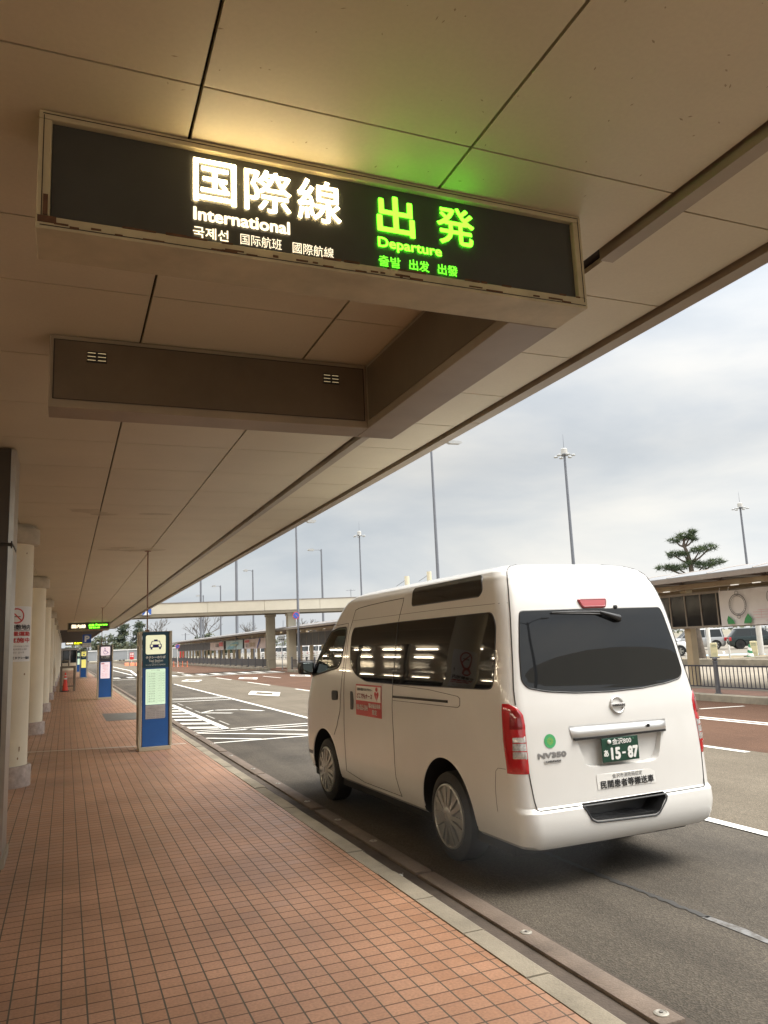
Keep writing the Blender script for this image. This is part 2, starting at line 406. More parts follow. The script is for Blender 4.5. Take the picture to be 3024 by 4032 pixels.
# painted markings
Zp = .009
def mark(name, mb, m=None): return struct(name, mb, m or PAINT)
def line(mb, x0, y0, x1, y1, wd):
    d = Vector((x1-x0, y1-y0)).normalized(); n = Vector((-d.y, d.x))*wd/2
    return mb.quad((x0-n.x, y0-n.y, Zp), (x1-n.x, y1-n.y, Zp), (x1+n.x, y1+n.y, Zp), (x0+n.x, y0+n.y, Zp))
mark('lane_line', line(MB(), 5.42, -40, 5.40, 43.5, .11))
mb = MB()
for k in range(-4, 5): line(mb, 8.72, 8.4+9.1*k, 8.70, 13.1+9.1*k, .11)
mark('dashed_lane_line', mb)
mb = MB(); line(mb, 11.36, 2, 11.36, 12.6, .09); line(mb, 11.56, 2, 11.56, 12.6, .09); line(mb, 11.25, 24, 11.25, 28, .11); line(mb, 11.22, 43.4, 11.18, 47.5, .11); line(mb, 12.7, 13.4, 13.75, 13.2, .10)
mark('double_lane_line', mb)
def diamond(mb, cx, cy, hx=.62, hy=2.25, t=.2):
    o = [(cx, cy-hy), (cx+hx, cy), (cx, cy+hy), (cx-hx, cy)]; k = 1-t/.44; i_ = [(cx+(x-cx)*k, cy+(y-cy)*k) for x, y in o]
    for a in range(4):
        b = (a+1) % 4; mb.quad((*o[a], Zp), (*o[b], Zp), (*i_[b], Zp), (*i_[a], Zp))
mb = MB()
for c in ((7.0, 29.6), (6.85, 47.), (9.87, 45.7), (12.85, 45.2)): diamond(mb, *c, hx=.62 if c[0] < 9 else .58)
mark('diamond_markings', mb)
mb = MB(); line(mb, 5.5, 56.0, 13.9, 52.6, .4); line(mb, 2.9, 55.8, 4.5, 54.8, .35); mark('stop_line', mb)
mb = MB(); x = 3.2
while x < 13.8:
    y0 = 57.2-.42*(x-6.8); mb.quad((x, y0+.1, Zp), (x+.46, y0, Zp), (x+.46, y0+3.1, Zp), (x, y0+3.3, Zp)); x += .95
mark('zebra_crossing', mb)
mb = MB(); line(mb, 3.22, 26.6, 3.27, 17.3, .16)
for k in range(8):
    y = 18.35+1.15*k; mb.quad((2.58, y-.28, Zp), (3.16, y-.75, Zp), (3.16, y-.27, Zp), (2.58, y+.22, Zp))
mark('hatched_kerb_zone', mb)
mb = MB()
for p in ((2.58, 17.46, 5.3, 17.12), (2.58, 17.10, 5.3, 16.62), (2.58, 16.98, 4.5, 14.95), (3.55, 17.05, 5.1, 15.2), (2.58, 15.9, 3.45, 14.95), (2.58, 14.96, 5.3, 14.74)): line(mb, *p, .12)
mark('box_marking', mb)
mb = MB()
for p in ((3.3, 30.0, 5.3, 29.15), (3.3, 29.4, 5.3, 28.6), (3.3, 28.05, 5.3, 27.4)): line(mb, *p, .17)
mark('bay_lines', mb)
mb = MB(); line(mb, 3.95, 23.0, 4.62, 22.5, .16); line(mb, 4.6, 22.6, 5.05, 21.5, .14); line(mb, 3.5, 22.35, 4.2, 21.5, .14); line(mb, 3.5, 22.35, 4.0, 23.05, .12)
mark('road_arrow', mb)
mb = MB()
for k in range(5): line(mb, 3.50, 18.3+1.9*k, 3.49, 19.5+1.9*k, .05)
mark('faded_guide_line', mb, PAINTF)
mb = MB(); line(mb, 6.05, 118, 6.15, 84, .2); line(mb, 6.15, 84, 5.07, 62.5, .2); line(mb, 4.72, 92, 4.97, 65.9, .16); line(mb, 8.7, 64, 8.7, 68, .12); line(mb, 8.7, 74, 8.7, 78, .12)
mark('far_lane_lines', mb)

# ================================================================ terminal canopy
CEIL = mat('ceiling_paint', (.555, .498, .352), .55, .05, 1.1, .03, 30, speck=.02, speckscale=60)
DARK = mat('shadow_gap', (.035, .03, .024), .8, .1)
TRIM = mat('trim_paint', (.285, .235, .165), .5, .12, 2)
CREAM = mat('cream_paint', (.70, .63, .47), .5, .06, 1.5, .05, 20)
STEELP = mat('weathered_frame', (.42, .37, .235), .55, .18, 5, .08, 30)
Zc = 3.45
can = thing('canopy', 'long cream canopy with panelled ceiling over the pavement', 'canopy', (0, 0, Zc))
ys = [2.21-.965*k for k in range(10, 0, -1)]+[2.21, 3.175]+[3.77+.965*k for k in range(56)]
mb = MB(); g = .006
for x0, x1 in ((-4.5, -3.5), (-3.5, -2.53), (-2.53, -1.565), (-1.565, -.605), (-.605, .355), (.355, 1.315), (1.315, 2.245)):
    for a_, b_ in zip(ys, ys[1:]):
        if b_ < 56.5: mb.box(x0+g, x1-g, a_+g*.7, b_-g*.7, Zc, Zc+.03)
        else: mb.box(x0+g, min(x1, 2.2)-g, a_+g*.7, b_-g*.7, Zc, Zc+.03) if x0 < 2 else None
mb.build('ceiling_panels', CEIL, can)
mb = MB(); y = 3.12-.81*13
while y < 56:
    mb.box(2.335, 2.968, y+.005, y+.805, Zc+.004, Zc+.03); y += .81
mb.build('edge_panels', CEIL, can)
mb = MB(); mb.box(-4.6, 3.05, -7.5, 56.3, Zc+.045, Zc+.42); mb.box(-4.6, 2.42, 56.3, 112, Zc+.045, Zc+.42)
mb.build('roof_slab', DARK, can)
mb = MB()
for a_, b_ in ((-7.4, -4), (-3.98, 2.72), (4.74, 9.9), (9.93, 17.8), (17.83, 26), (26.03, 36), (36.03, 56)): mb.box(2.268, 2.34, a_, b_, Zc-.035, Zc+.03)
mb.build('joint_cover', TRIM, can)
mb = MB()
y = -7.5
while y < 56:
    mb.box(2.985, 3.08, y, min(56.3, y+6.4), Zc-.03, Zc+.44); y += 6.41
mb.box(2.42, 2.5, 56.31, 112, Zc-.03, Zc+.44); mb.box(2.5, 3.08, 56.24, 56.3, Zc-.03, Zc+.44)
mb.build('fascia', TRIM, can)

mb = MB(); rr = random.Random(12)
for k in range(110):
    x, y = (rr.uniform(.2, 2.1), rr.uniform(1.2, 2.45)) if k < 75 else (rr.uniform(-.5, 2.2), rr.uniform(4.8, 20))
    a_ = rr.uniform(0, PI); l_ = rr.uniform(.003, .016)*(.8 if k < 75 else 1.3); w2 = rr.uniform(.0015, .004); c_, s_ = math.cos(a_), math.sin(a_)
    mb.add([(x-c_*l_, y-s_*l_, Zc-.0012), (x+s_*w2, y-c_*w2, Zc-.0012), (x+c_*l_*.8, y+s_*l_, Zc-.0012), (x-s_*w2, y+c_*w2, Zc-.0012)], [(0, 1, 2, 3)])
tag(mb.build('specks', mat('ceiling_speck', (.33, .27, .18), .8, .2), can), kind='stuff')
mb = MB()
for cx0, cy0, n_ in ((1.1, 13.9, 9), (.5, 10.1, 5)):
    for k in range(n_):
        x, y = cx0+rr.gauss(0, .35), cy0+rr.gauss(0, .12); r_ = rr.uniform(.03, .12); mb.add([(x+r_*rr.uniform(.6, 1.2)*math.cos(2*PI*i/10)*2, y+r_*rr.uniform(.6, 1.2)*math.sin(2*PI*i/10), Zc-.0015-.00005*k) for i in range(10)], [tuple(range(10))])
tag(mb.build('water_stains', mat('water_stain', (.46, .405, .28), .7, .15, 6), can), kind='stuff')
# round columns
def column(y, lab, first):
    t = thing('column', lab, 'column', (-.69, y, .1), 'row of round cream columns')
    MB().lathe((-.69, y, .1), [(.31, 0), (.31, .245), (.302, .26), (.262, .26)], 40).build('base', mat('pink_stone', (.40, .32, .27), .75, .25, 14, .2, 50), t, 30)
    MB().lathe((-.69, y, .1), [(.262, .25), (.262, 3.10)], 40).build('shaft', CREAM, t, 30)
    MB().lathe((-.69, y, .1), [(.263, 3.09), (.325, 3.10), (.33, 3.12), (.33, 3.30), (.27, 3.31), (.27, 3.35)], 40).build('capital', mat('capital_concrete', (.46, .41, .32), .8, .15, 6), t, 30)
    return t
def column_stains(y, t, seed):
    rr = random.Random(seed); mb = MB()
    for k in range(9):
        a_ = rr.uniform(-1.9, -.2); z = rr.choice((rr.uniform(.45, .75), rr.uniform(.45, 3.1))); w_, h_ = rr.uniform(.006, .02), rr.uniform(.012, .05); r_ = .2632+.00004*k
        mb.add([(-.69+r_*math.cos(a_+w_/.26*math.cos(2*PI*i/8)*rr.uniform(.6, 1)), y+r_*math.sin(a_+w_/.26*math.cos(2*PI*i/8)*rr.uniform(.6, 1)), z+h_*math.sin(2*PI*i/8)*rr.uniform(.6, 1)) for i in range(8)], [tuple(range(8))])
    tag(mb.build('rust_spots', mat('rust_spot', (.26, .165, .08), .8, .3, 30), t), kind='stuff')
c0 = column(11.4, 'nearest round cream column, with a no-smoking poster on it', True)
for i in range(1, 12):
    dup(c0, (-.69, 11.4+7.25*i, .1), label='%s round cream column in the row along the pavement' % ORD[i])
column_stains(11.4, c0, 3)
# poster wrapped round the first column
WHITE = mat('white_paper', (.78, .77, .74), .7, .03); RED = mat('sign_red', (.55, .045, .04), .5, .05); BLACK = mat('ink_black', (.02, .02, .022), .5, 0); GREYINK = mat('ink_grey', (.22, .21, .20), .6, 0)
def pcol(u, v, o):      # u metres round the shaft from its right edge as seen from the road
    a = -.30-u/.262; r_ = .262+o; return (-.69+r_*math.cos(a), 11.4+r_*math.sin(a), v)
po = thing('poster', 'white no-smoking poster wrapped round the nearest column', 'poster', (-.69, 11.14, 1.66))
def pm(u, v, o): return pcol(u, v, o)
mb = MB(); n = 16; U = .46
mb.add([pm(U*i/n, z, .003) for z in (1.66, 2.37) for i in range(n+1)], [(i, i+1, n+2+i, n+1+i) for i in range(n)]); mb.build('sheet', WHITE, po)
q_ = lambda u, v, o: pm(.43-u, v, o)
mb = MB(); ring2(mb, .19, 2.245, .082, .10, q_, .005)
for k in range(8):
    p0 = Vector((.19-.062+.0155*k, 2.245+.062-.0155*k)); bar2(mb, p0, p0+Vector((.0155, -.0155)), .016, q_, .006)
mb.build('no_smoking_ring', RED, po)
for s_, b_, w_ in (('管理運動', (.03, 1.985, .40, 2.045), .003), ('実施中', (.09, 1.90, .40, 1.965), .003)): text(MB(), s_, b_, q_, .005, w_).build('red_lettering', RED, po)
for s_, b_, w_ in (('空港敷地内', (.03, 2.065, .40, 2.135), .002), ('小松地区タクシー協会', (.03, 1.69, .40, 1.725), .001)): text(MB(), s_, b_, q_, .005, w_).build('black_lettering', BLACK, po)
mb = MB()
for k in range(6): bar2(mb, (.03+.0617*k, 2.055), (.0917+.0617*k, 2.055), .005, q_, .005)
mb.build('ruled_line', BLACK, po)
mb = MB()
for k in range(4): bar2(mb, (.14+.025*k, 2.235), (.165+.025*k, 2.235), .014, q_, .0055)
mb.build('cigarette_symbol', GREYINK, po)
for j, s_ in enumerate(('smoking control campaign in progress', '禁煙中 受動喫煙防止運動', '금연 캠페인 실시중')): text(MB(), s_, (.04, 1.845-.04*j, .39-.04*j, 1.868-.04*j), q_, .005).build('small_lettering', GREYINK, po)

# clad pillar at the left edge
pl = thing('pillar', 'dark brown clad pillar with bright metal corner strip, at the left', 'pillar', (-.7, 7.2, .1))
BRN = mat('brown_cladding', (.045, .034, .022), .32, .2, 3)
MB().box(-1.2, -.462, 7.02, 7.6, .1, 2.615).box(-1.2, -.462, 7.02, 7.6, 2.645, 3.44).build('cladding', BRN, pl)
MB().box(-1.19, -.43, 7.04, 7.59, 2.6, 2.66).build('joint', DARK, pl)
STR = mat('corner_strip', (.40, .36, .30), .38, .12, 4, metal=.7)
mb = MB()
for z0, z1 in ((.1, 2.615), (2.645, 3.44)): mb.prism([(-.459, 7.015), (-.425, 7.06), (-.425, 7.6), (-.459, 7.6)], lambda p: (p[0], p[1], z0), lambda p: (p[0], p[1], z1))
mb.build('corner_strip', STR, pl)
mb = MB()
mb.prism([(-1.2, 7.0), (-.45, 7.0), (-.405, 7.05), (-.405, 7.6), (-1.2, 7.6)], lambda p: (p[0], p[1], .1), lambda p: (p[0], p[1], .17)); mb.build('skirting', TRIM, pl)

# terminal front behind the columns: glazed, with a lit hall behind
tb = thing('terminal_building', 'glazed terminal front with a lit hall, behind the row of columns', 'building', (-4.6, 20, .1))
WALLI = mat('hall_wall', (.34, .31, .26), .6, .06, .4); DMET = mat('dark_metal', (.08, .075, .07), .4, .1, metal=.5)
MB().box(-60, -9, -8, 125, 0, 13).build('rear_block', WALLI, tb)
mb = MB(); mb.box(-9, -4.5, -8, 125, 3.5, 13); mb.build('upper_front', CREAM, tb); MB().box(-9, -4.5, -8, -7.8, .1, 3.5).build('end_wall', CREAM, tb)
mb = MB()
for k in range(36): mb.box(-4.6, -4.5, -7.7+3.6*k, -7.56+3.6*k, .1, 3.495)
mb.box(-4.58, -4.52, -7.7, 124, 2.45, 2.53); mb.build('mullions', DMET, tb)
GLT = glass_pane('front_glass', (.80, .84, .82))
mb = MB()
for k in range(36): mb.box(-4.555, -4.545, -7.56+3.6*k, -4.1+3.6*k, .1, 2.449)
mb.build('glazing', GLT, tb)
TUBE = mat('tube_glow', (.9, .88, .8), .5, 0, em=(1, .84, .60), es=25)
MB().box(-9, -4.5, -7.8, 124, 3.45, 3.495).build('hall_ceiling', WALLI, tb)
for k in range(26):
    for x in (-5.0, -6.2, -7.4): MB().rbox(x-.016, x+.016, -6.2+2.4*k, -4.9+2.4*k, 3.37, 3.40, .006).build('hall_tube_light', TUBE, tb)
for k in range(18): MB().box(-8.2, -7.6, -5+7.2*k, -3.5+7.2*k, .1, 1.15).build('hall_counter', BRN, tb)

# ================================================================ lit hanging signs
FACE = mat('sign_face', (.046, .049, .044), .35, .06, 8)
INNER = mat('box_panel', (.125, .095, .06), .45, .14, 3)
GLOWW = mat('lit_white', (.9, .85, .7), .5, 0, em=(1, .80, .48), es=3.3)
GLOWWS = mat('lit_white_small', (.9, .85, .7), .5, 0, em=(1, .84, .58), es=.62)
GLOWG = mat('lit_green', (.3, .9, .1), .5, 0, em=(.15, 1, .02), es=1.7)
GLOWGS = mat('lit_green_small', (.3, .9, .1), .5, 0, em=(.16, 1, .03), es=.62)
GLOWY = mat('lit_yellow', (.9, .8, .1), .5, 0, em=(.8, .85, .02), es=1.0)
RUST = mat('rust', (.10, .05, .025), .9, .4, 20)
def hanging_sign(loc, lab, lines, full=True):
    """U-shaped light box: front box with lettering, side box, back box. local x 0..2.10, y 0..2.13, z -.416..0 under the ceiling"""
    t = thing('hanging_sign', lab, 'sign', loc, 'lit box signs under the canopy')
    X0, Y0, Z0 = loc
    B = lambda mb, x0, x1, y0, y1, z0, z1, b=0: (mb.rbox if b else mb.box)(X0+x0, X0+x1, Y0+y0, Y0+y1, Z0+z0, Z0+z1, *([b] if b else []))
    # front box shell with a recessed face
    mb = MB(); fr = .04
    B(mb, 0, 2.10, 0, .22, -.032, -.003, .004); B(mb, 0, 2.10, 0, .22, -.416, -.372, .004)
    B(mb, 0, fr, 0, .22, -.371, -.033, .004); B(mb, 2.10-fr, 2.10, 0, .22, -.371, -.033, .004)
    B(mb, .042, 2.058, .18, .219, -.371, -.033)
    mb.build('frame', STEELP, t)
    mb = MB()
    for a in ((.012, 2.088, -.010, -.007), (.012, 2.088, -.400, -.397)): B(mb, a[0], a[1], -.0015, .001, a[2]-.006, a[3]-.006)
    for a in (.014, 2.083): B(mb, a, a+.003, -.0015, .001, -.39, -.02)
    mb.build('frame_groove', DARK, t)
    mb = MB(); B(mb, .041, 2.059, .022, .03, -.371, -.033); mb.build('face_panel', FACE, t)
    mb = MB(); rr = random.Random(5)
    for k in range(46):
        x = rr.uniform(.03, 2.05); l_ = rr.uniform(.01, .07); z = rr.choice((-.373, -.396, -.403)); B(mb, x, x+l_, -.003-.0004*k/46, .0005, z-.002, z+rr.uniform(.002, .006))
    B(mb, .005, .06, -.0045, 0, -.395, -.374); B(mb, .02, .034, -.0043, 0, -.37, -.30)
    tag(mb.build('rust_stains', RUST, t), kind='stuff')
    for nm, m, items in lines:
        for s, (u0, v0, u1, v1), bw in items:
            text(MB(), s, (X0+u0, Z0+v0+.011, X0+u1, Z0+v1+.011), lambda u, v, o: (u, Y0+.022-o, v), .004, bw).build(nm, m, t)
    mb = MB(); B(mb, 1.85, 2.10, .2215, 2.13, -.416, -.003, .004); mb.build('side_box', TRIM, t)
    mb = MB(); B(mb, 0, 1.848, 1.915, 2.13, -.416, -.003, .004); mb.build('back_box', TRIM, t)
    mb = MB(); B(mb, .02, 1.83, 1.909, 1.914, -.37, -.03); B(mb, 1.844, 1.849, .25, 1.88, -.37, -.03); mb.build('inner_panels', INNER, t)
    mb = MB()
    for a in ((.02, 1.83, -.034, -.030), (.02, 1.83, -.372, -.368)): B(mb, a[0], a[1], 1.9065, 1.9085, a[2], a[3])
    for x in (.02, 1.824): B(mb, x, x+.006, 1.9065, 1.9085, -.368, -.034)
    mb.build('panel_joints', DARK, t)
    for x in (.19, 1.56):
        mb = MB(); ml = MB()
        B(mb, x, x+.105, 1.905, 1.9085, -.15, -.085)
        for k in range(3):
            z = -.138+.021*k
            B(ml, x+.004, x+.046, 1.9035, 1.9045, z, z+.003); B(ml, x+.058, x+.10, 1.9035, 1.9045, z, z+.003)
        ve = mb.build('vent', DARK, t); ml.build('light_slits', mat('vent_light', (.9, .8, .5), .5, 0, em=(1, .8, .45), es=.15), ve)
    return t
LIN = [('white_lettering', GLOWW, [('国', (.49, -.232, .64, -.068), .0025), ('際', (.668, -.232, .84, -.066), .002), ('線', (.862, -.235, 1.03, -.066), .002)]),
       ('small_white_lettering', GLOWWS, [('International', (.49, -.305, .832, -.254), .0026), ('국제선', (.489, -.368, .61, -.326), .0005), ('国际航班', (.652, -.368, .80, -.326), .0), ('國際航線', (.84, -.37, .995, -.327), .0)]),
       ('green_lettering', GLOWG, [('出', (1.172, -.236, 1.33, -.074), .004), ('発', (1.425, -.234, 1.592, -.072), .003), ('Departure', (1.172, -.305, 1.44, -.25), .002)]), ('small_green_lettering', GLOWGS, [
        ('출발', (1.172, -.368, 1.262, -.325), .0007), ('出发', (1.297, -.366, 1.382, -.322), .0007), ('出發', (1.418, -.366, 1.505, -.322), .0007)])]
hanging_sign((-.12, 2.477, Zc), 'nearest lit box sign, white and green lettering, under the canopy', LIN)
LIN2 = [('white_lettering', GLOWWS, [('国内線', (.20, -.32, .90, -.12), .008)]), ('green_lettering', GLOWG, [('出発', (1.05, -.24, 1.32, -.12), .008), ('Departure', (1.38, -.23, 1.98, -.11), .009), ('출발 出发 出發', (1.06, -.34, 1.6, -.265), .005)])]
hanging_sign((.06, 44.4, Zc), 'middle one of three lit box signs, white and green domestic departure lettering', LIN2)
LIN3 = [('white_lettering', GLOWWS, [('国内線', (.12, -.30, .90, -.10), .02)]), ('yellow_lettering', GLOWY, [('到着', (1.0, -.22, 1.25, -.10), .015), ('Arrival', (1.3, -.22, 1.95, -.1), .015), ('도착 到达', (1.0, -.33, 1.6, -.25), .008)])]
hanging_sign((-.05, 104., Zc), 'farthest lit box sign, with yellow and white lettering', LIN3)

# ================================================================ illuminated pylons
PYF = mat('pylon_frame', (.45, .405, .31), .4, .08, 3, metal=.25)
PYS = mat('pylon_side', (.13, .11, .065), .45, .15, 3)
PYB = mat('pylon_blue', (.016, .10, .34), .38, .06, 5)
PYT = mat('pylon_teal', (.016, .075, .12), .38, .06, 5)
LITY = mat('lit_panel_yellow', (.5, .5, .36), .5, 0, em=(.95, .95, .62), es=.29)
LITG = mat('lit_panel_green', (.42, .5, .40), .5, 0, em=(.72, .95, .66), es=.29)
LITP = mat('lit_panel_pink', (.5, .45, .46), .5, 0, em=(1, .80, .84), es=.29)
LITB = mat('lit_panel_bright_yellow', (.5, .46, .15), .5, 0, em=(1, .86, .22), es=.29)
NAVY = mat('ink_navy', (.02, .02, .20), .5, 0); PALE = mat('ink_pale', (.80, .82, .78), .5, 0); INKG = mat('ink_green_grey', (.24, .30, .22), .6, 0); PINK = mat('ink_pink', (.75, .22, .24), .6, 0); PURP = mat('ink_purple', (.25, .12, .5), .5, 0); LITD = mat('unlit_paper', (.46, .44, .44), .7, .05)
def pylon(x, y, lab, iconm, listm, art, top=2.06, pole=True):
    t = thing('sign_pylon', lab, 'sign pylon', (x+.27, y+.2, .1), 'illuminated pylons on the pavement')
    x1 = x+.54; z0 = .1
    MB().rbox(x+.012, x1-.012, y-.02, y+.43, z0, .165, .006).build('plinth', PYF, t)
    mb = MB(); mb.rbox(x, x+.045, y-.012, y+.06, .166, top, .005); mb.rbox(x1-.04, x1, y-.012, y+.06, .166, top, .005); mb.rbox(x, x+.03, y+.37, y+.43, .166, top, .005); mb.rbox(x1-.03, x1, y+.37, y+.43, .166, top, .005); mb.box(x+.046, x1-.041, y+.02, y+.42, top-.03, top-.003)
    mb.build('frame', PYF, t)
    mb = MB(); mb.box(x+.004, x+.02, y+.061, y+.369, .166, top-.004); mb.box(x1-.02, x1-.004, y+.061, y+.369, .166, top-.004); mb.build('side_panel', PYS, t)
    mb = MB(); mb.box(x+.052, x+.06, y-.006, y+.02, .17, top-.01); mb.box(x1-.056, x1-.048, y-.006, y+.02, .17, top-.01); mb.build('edge_gasket', DARK, t)
    MB().box(x+.061, x1-.057, y, y+.02, .17, 1.452).build('lower_panel', PYB, t)
    MB().box(x+.061, x1-.057, y, y+.02, 1.453, top-.01).build('upper_panel', PYT if art != 'access' else mat('pylon_slate', (.05, .055, .075), .4, .06), t)
    P = pXZ(y)
    cx = x+.27
    ip = MB(); flat(ip, rpoly([(cx-.163, 1.675), (cx+.163, 1.675), (cx+.163, 1.995), (cx-.163, 1.995)], .035), P, .003); io = ip.build('icon_panel', iconm, t)
    lp = MB(); flat(lp, rpoly([(cx-.16, .845), (cx+.16, .845), (cx+.16, 1.43), (cx-.16, 1.43)], .012), P, .003); lo = lp.build('list_panel', listm, t)
    mb = MB()
    if art == 'taxi':
        d = lambda l: flat(mb, [(cx+a, 1.83+b) for a, b in l], P, .005)
        d([(-.098, -.045), (.098, -.045), (.098, .008), (-.098, .008)]); d([(-.085, -.075), (-.055, -.075), (-.055, -.045), (-.085, -.045)]); d([(.055, -.075), (.085, -.075), (.085, -.045), (.055, -.045)])
        d([(-.085, .008), (-.073, .008), (-.055, .058), (-.068, .058)]); d([(.085, .008), (.073, .008), (.055, .058), (.068, .058)]); d([(-.068, .058), (.068, .058), (.068, .068), (-.068, .068)]); d([(-.03, .068), (.03, .068), (.03, .09), (-.03, .09)])
        mb.build('taxi_symbol', NAVY, io)
        mb = MB(); flat(mb, disc2(cx-.066, 1.815, .019), P, .007); flat(mb, disc2(cx+.066, 1.815, .019), P, .007); mb.build('headlamp_dots', LITY, io)
        mb = MB(); text(mb, 'タクシーのりば', (cx-.162, 1.60, cx+.162, 1.648), P, .003, .0028); text(mb, 'Taxi Station', (cx-.115, 1.548, cx+.12, 1.588), P, .003, .0012); text(mb, '(Get-On only)', (cx-.06, 1.52, cx+.065, 1.54), P, .003)
        text(mb, '택시 승강장 出租车乘车处 計程車乘車處', (cx-.16, 1.487, cx+.16, 1.509), P, .003); mb.build('caption', PALE, t)
        mb = MB(); names = ['小松駅', '粟津温泉', '片山津温泉', '山代温泉', '山中温泉', '金沢駅', '松任駅', '辰口温泉', '湯涌温泉', '永平寺', '福井駅', '富山駅']
        text(mb, 'タクシー料金', (cx-.07, 1.395, cx+.07, 1.418), P, .005)
        for k, s in enumerate(names):
            z = 1.352-.041*k; text(mb, s, (cx-.115, z-.011, cx+.0, z+.011), P, .005)
            text(mb, '%d,%03d' % (1+k*1.3, (k*370+250) % 1000), (cx+.035, z-.009, cx+.08, z+.009), P, .005); text(mb, '%d,%03d' % (2+k*1.5, (k*530+400) % 1000), (cx+.1, z-.009, cx+.148, z+.009), P, .005)
        mb.build('fare_list', INKG, lo)
        mb = MB()
        for u in (cx-.13, cx+.022, cx+.09): bar2(mb, (u, .865), (u, 1.385), .002, P, .0045)
        for k in range(13): bar2(mb, (cx-.13, 1.373-.041*k), (cx+.152, 1.373-.041*k), .0012, P, .0048)
        mb.build('table_rules', INKG, lo)
        mb = MB(); flat(mb, [(cx-.158, .615), (cx+.15, .615), (cx+.16, .635), (cx+.16, .838), (cx-.158, .838)], P, .003); pa = mb.build('notice_sheet', LITD, t)
        mb = MB(); text(mb, 'タクシー・カード', (cx-.10, .80, cx+.11, .82), P, .005); text(mb, 'ご利用の方は係員まで', (cx-.14, .775, cx+.12, .793), P, .005); text(mb, '(料金案内)', (cx-.07, .745, cx+.05, .763), P, .005)
        for k in range(4):
            z = .725-.03*k; text(mb, '0761-%02d-%04d' % (21+k, 1177+311*k), (cx-.13, z-.009, cx-.01, z+.009), P, .005); text(mb, '0761-%02d-%04d' % (22+k, 2400+211*k), (cx+.02, z-.009, cx+.145, z+.009), P, .005)
        mb.build('notice_print', GREYINK, pa)
    elif art == 'access':
        flat(mb, disc2(cx-.02, 1.935, .02), P, .005); bar2(mb, (cx-.02, 1.91), (cx-.015, 1.83), .022, P, .005); bar2(mb, (cx-.015, 1.83), (cx+.05, 1.83), .018, P, .0055); bar2(mb, (cx+.05, 1.835), (cx+.085, 1.765), .018, P, .006); bar2(mb, (cx+.085, 1.765), (cx+.115, 1.775), .016, P, .0065); bar2(mb, (cx-.018, 1.875), (cx+.03, 1.87), .012, P, .006)
        ring2(mb, cx+.005, 1.795, .062, .076, P, .007, 30, PI*.55, PI*2.05); mb.build('wheelchair_symbol', PURP, io)
        mb = MB(); text(mb, '思いやり乗降場', (cx-.14, 1.60, cx+.14, 1.645), P, .003, .002); text(mb, 'Priority Boarding', (cx-.13, 1.56, cx+.13, 1.585), P, .003)
        mb.build('caption', PALE, t)
        mb = MB(); flat(mb, rpoly([(cx-.14, 1.36), (cx-.03, 1.36), (cx-.03, 1.40), (cx-.14, 1.40)], .015), P, .005)
        for k, s in enumerate(('専用乗降場', '障害者の方', '乗降専用です', '一般車両は', 'ご遠慮ください')): text(mb, s, (cx-.09, 1.30-.055*k, cx+.10, 1.335-.055*k), P, .005)
        for k in range(4): text(mb, '駐停車はご遠慮願います', (cx-.12, 1.02-.045*k, cx+.12, 1.043-.045*k), P, .005)
        mb.build('notice_print', PINK, lo)
    elif art == 'bus':
        d = lambda l, o=.005: flat(mb, [(cx+a, 1.83+b) for a, b in l], P, o)
        d([(-.075, -.06), (.075, -.06), (.075, -.01), (-.075, -.01)]); d([(-.075, -.01), (-.055, -.01), (-.055, .08), (-.075, .08)]); d([(.055, -.01), (.075, -.01), (.075, .08), (.055, .08)]); d([(-.075, .08), (.075, .08), (.075, .1), (-.075, .1)]); d([(-.06, -.09), (-.03, -.09), (-.03, -.06), (-.06, -.06)]); d([(.03, -.09), (.06, -.09), (.06, -.06), (.03, -.06)])
        mb.build('bus_symbol', NAVY, io)
        mb = MB(); text(mb, 'バスのりば', (cx-.14, 1.59, cx+.14, 1.64), P, .003, .002); text(mb, 'Bus Stop', (cx-.1, 1.55, cx+.1, 1.585), P, .003); mb.build('caption', PALE, t)
    if pole:
        MB().tube([(cx-.13, y+.12, top-.004), (cx-.13, y+.12, Zc-.01)], .012, 10).lathe((cx-.13, y+.12, top-.003), [(.04, 0), (.04, .035), (.012, .04)], 16).lathe((cx-.13, y+.12, Zc-.012), [(.055, 0), (.055, .012)], 16).build('stay_pole', mat('brown_pole', (.22, .12, .075), .5, .15), t, 40)
    return t
pylon(1.145, 13.83, 'nearest pylon, taxi symbol above a lit fare list, blue base', LITY, LITG, 'taxi')
pylon(1.10, 30.95, 'second nearest pylon, wheelchair symbol and lit pink notice', LITP, LITP, 'access')
pylon(.965, 61.2, 'pylon with bright yellow lit panels and a bus symbol', LITB, LITB, 'bus')
pylon(1.0, 84., 'pylon just beyond the yellow bus pylon', LITG, LITG, 'bus', 2.2, False)
pylon(1.08, 104., 'farthest pylon along the pavement edge', LITG, LITG, 'bus', 2.2, False)

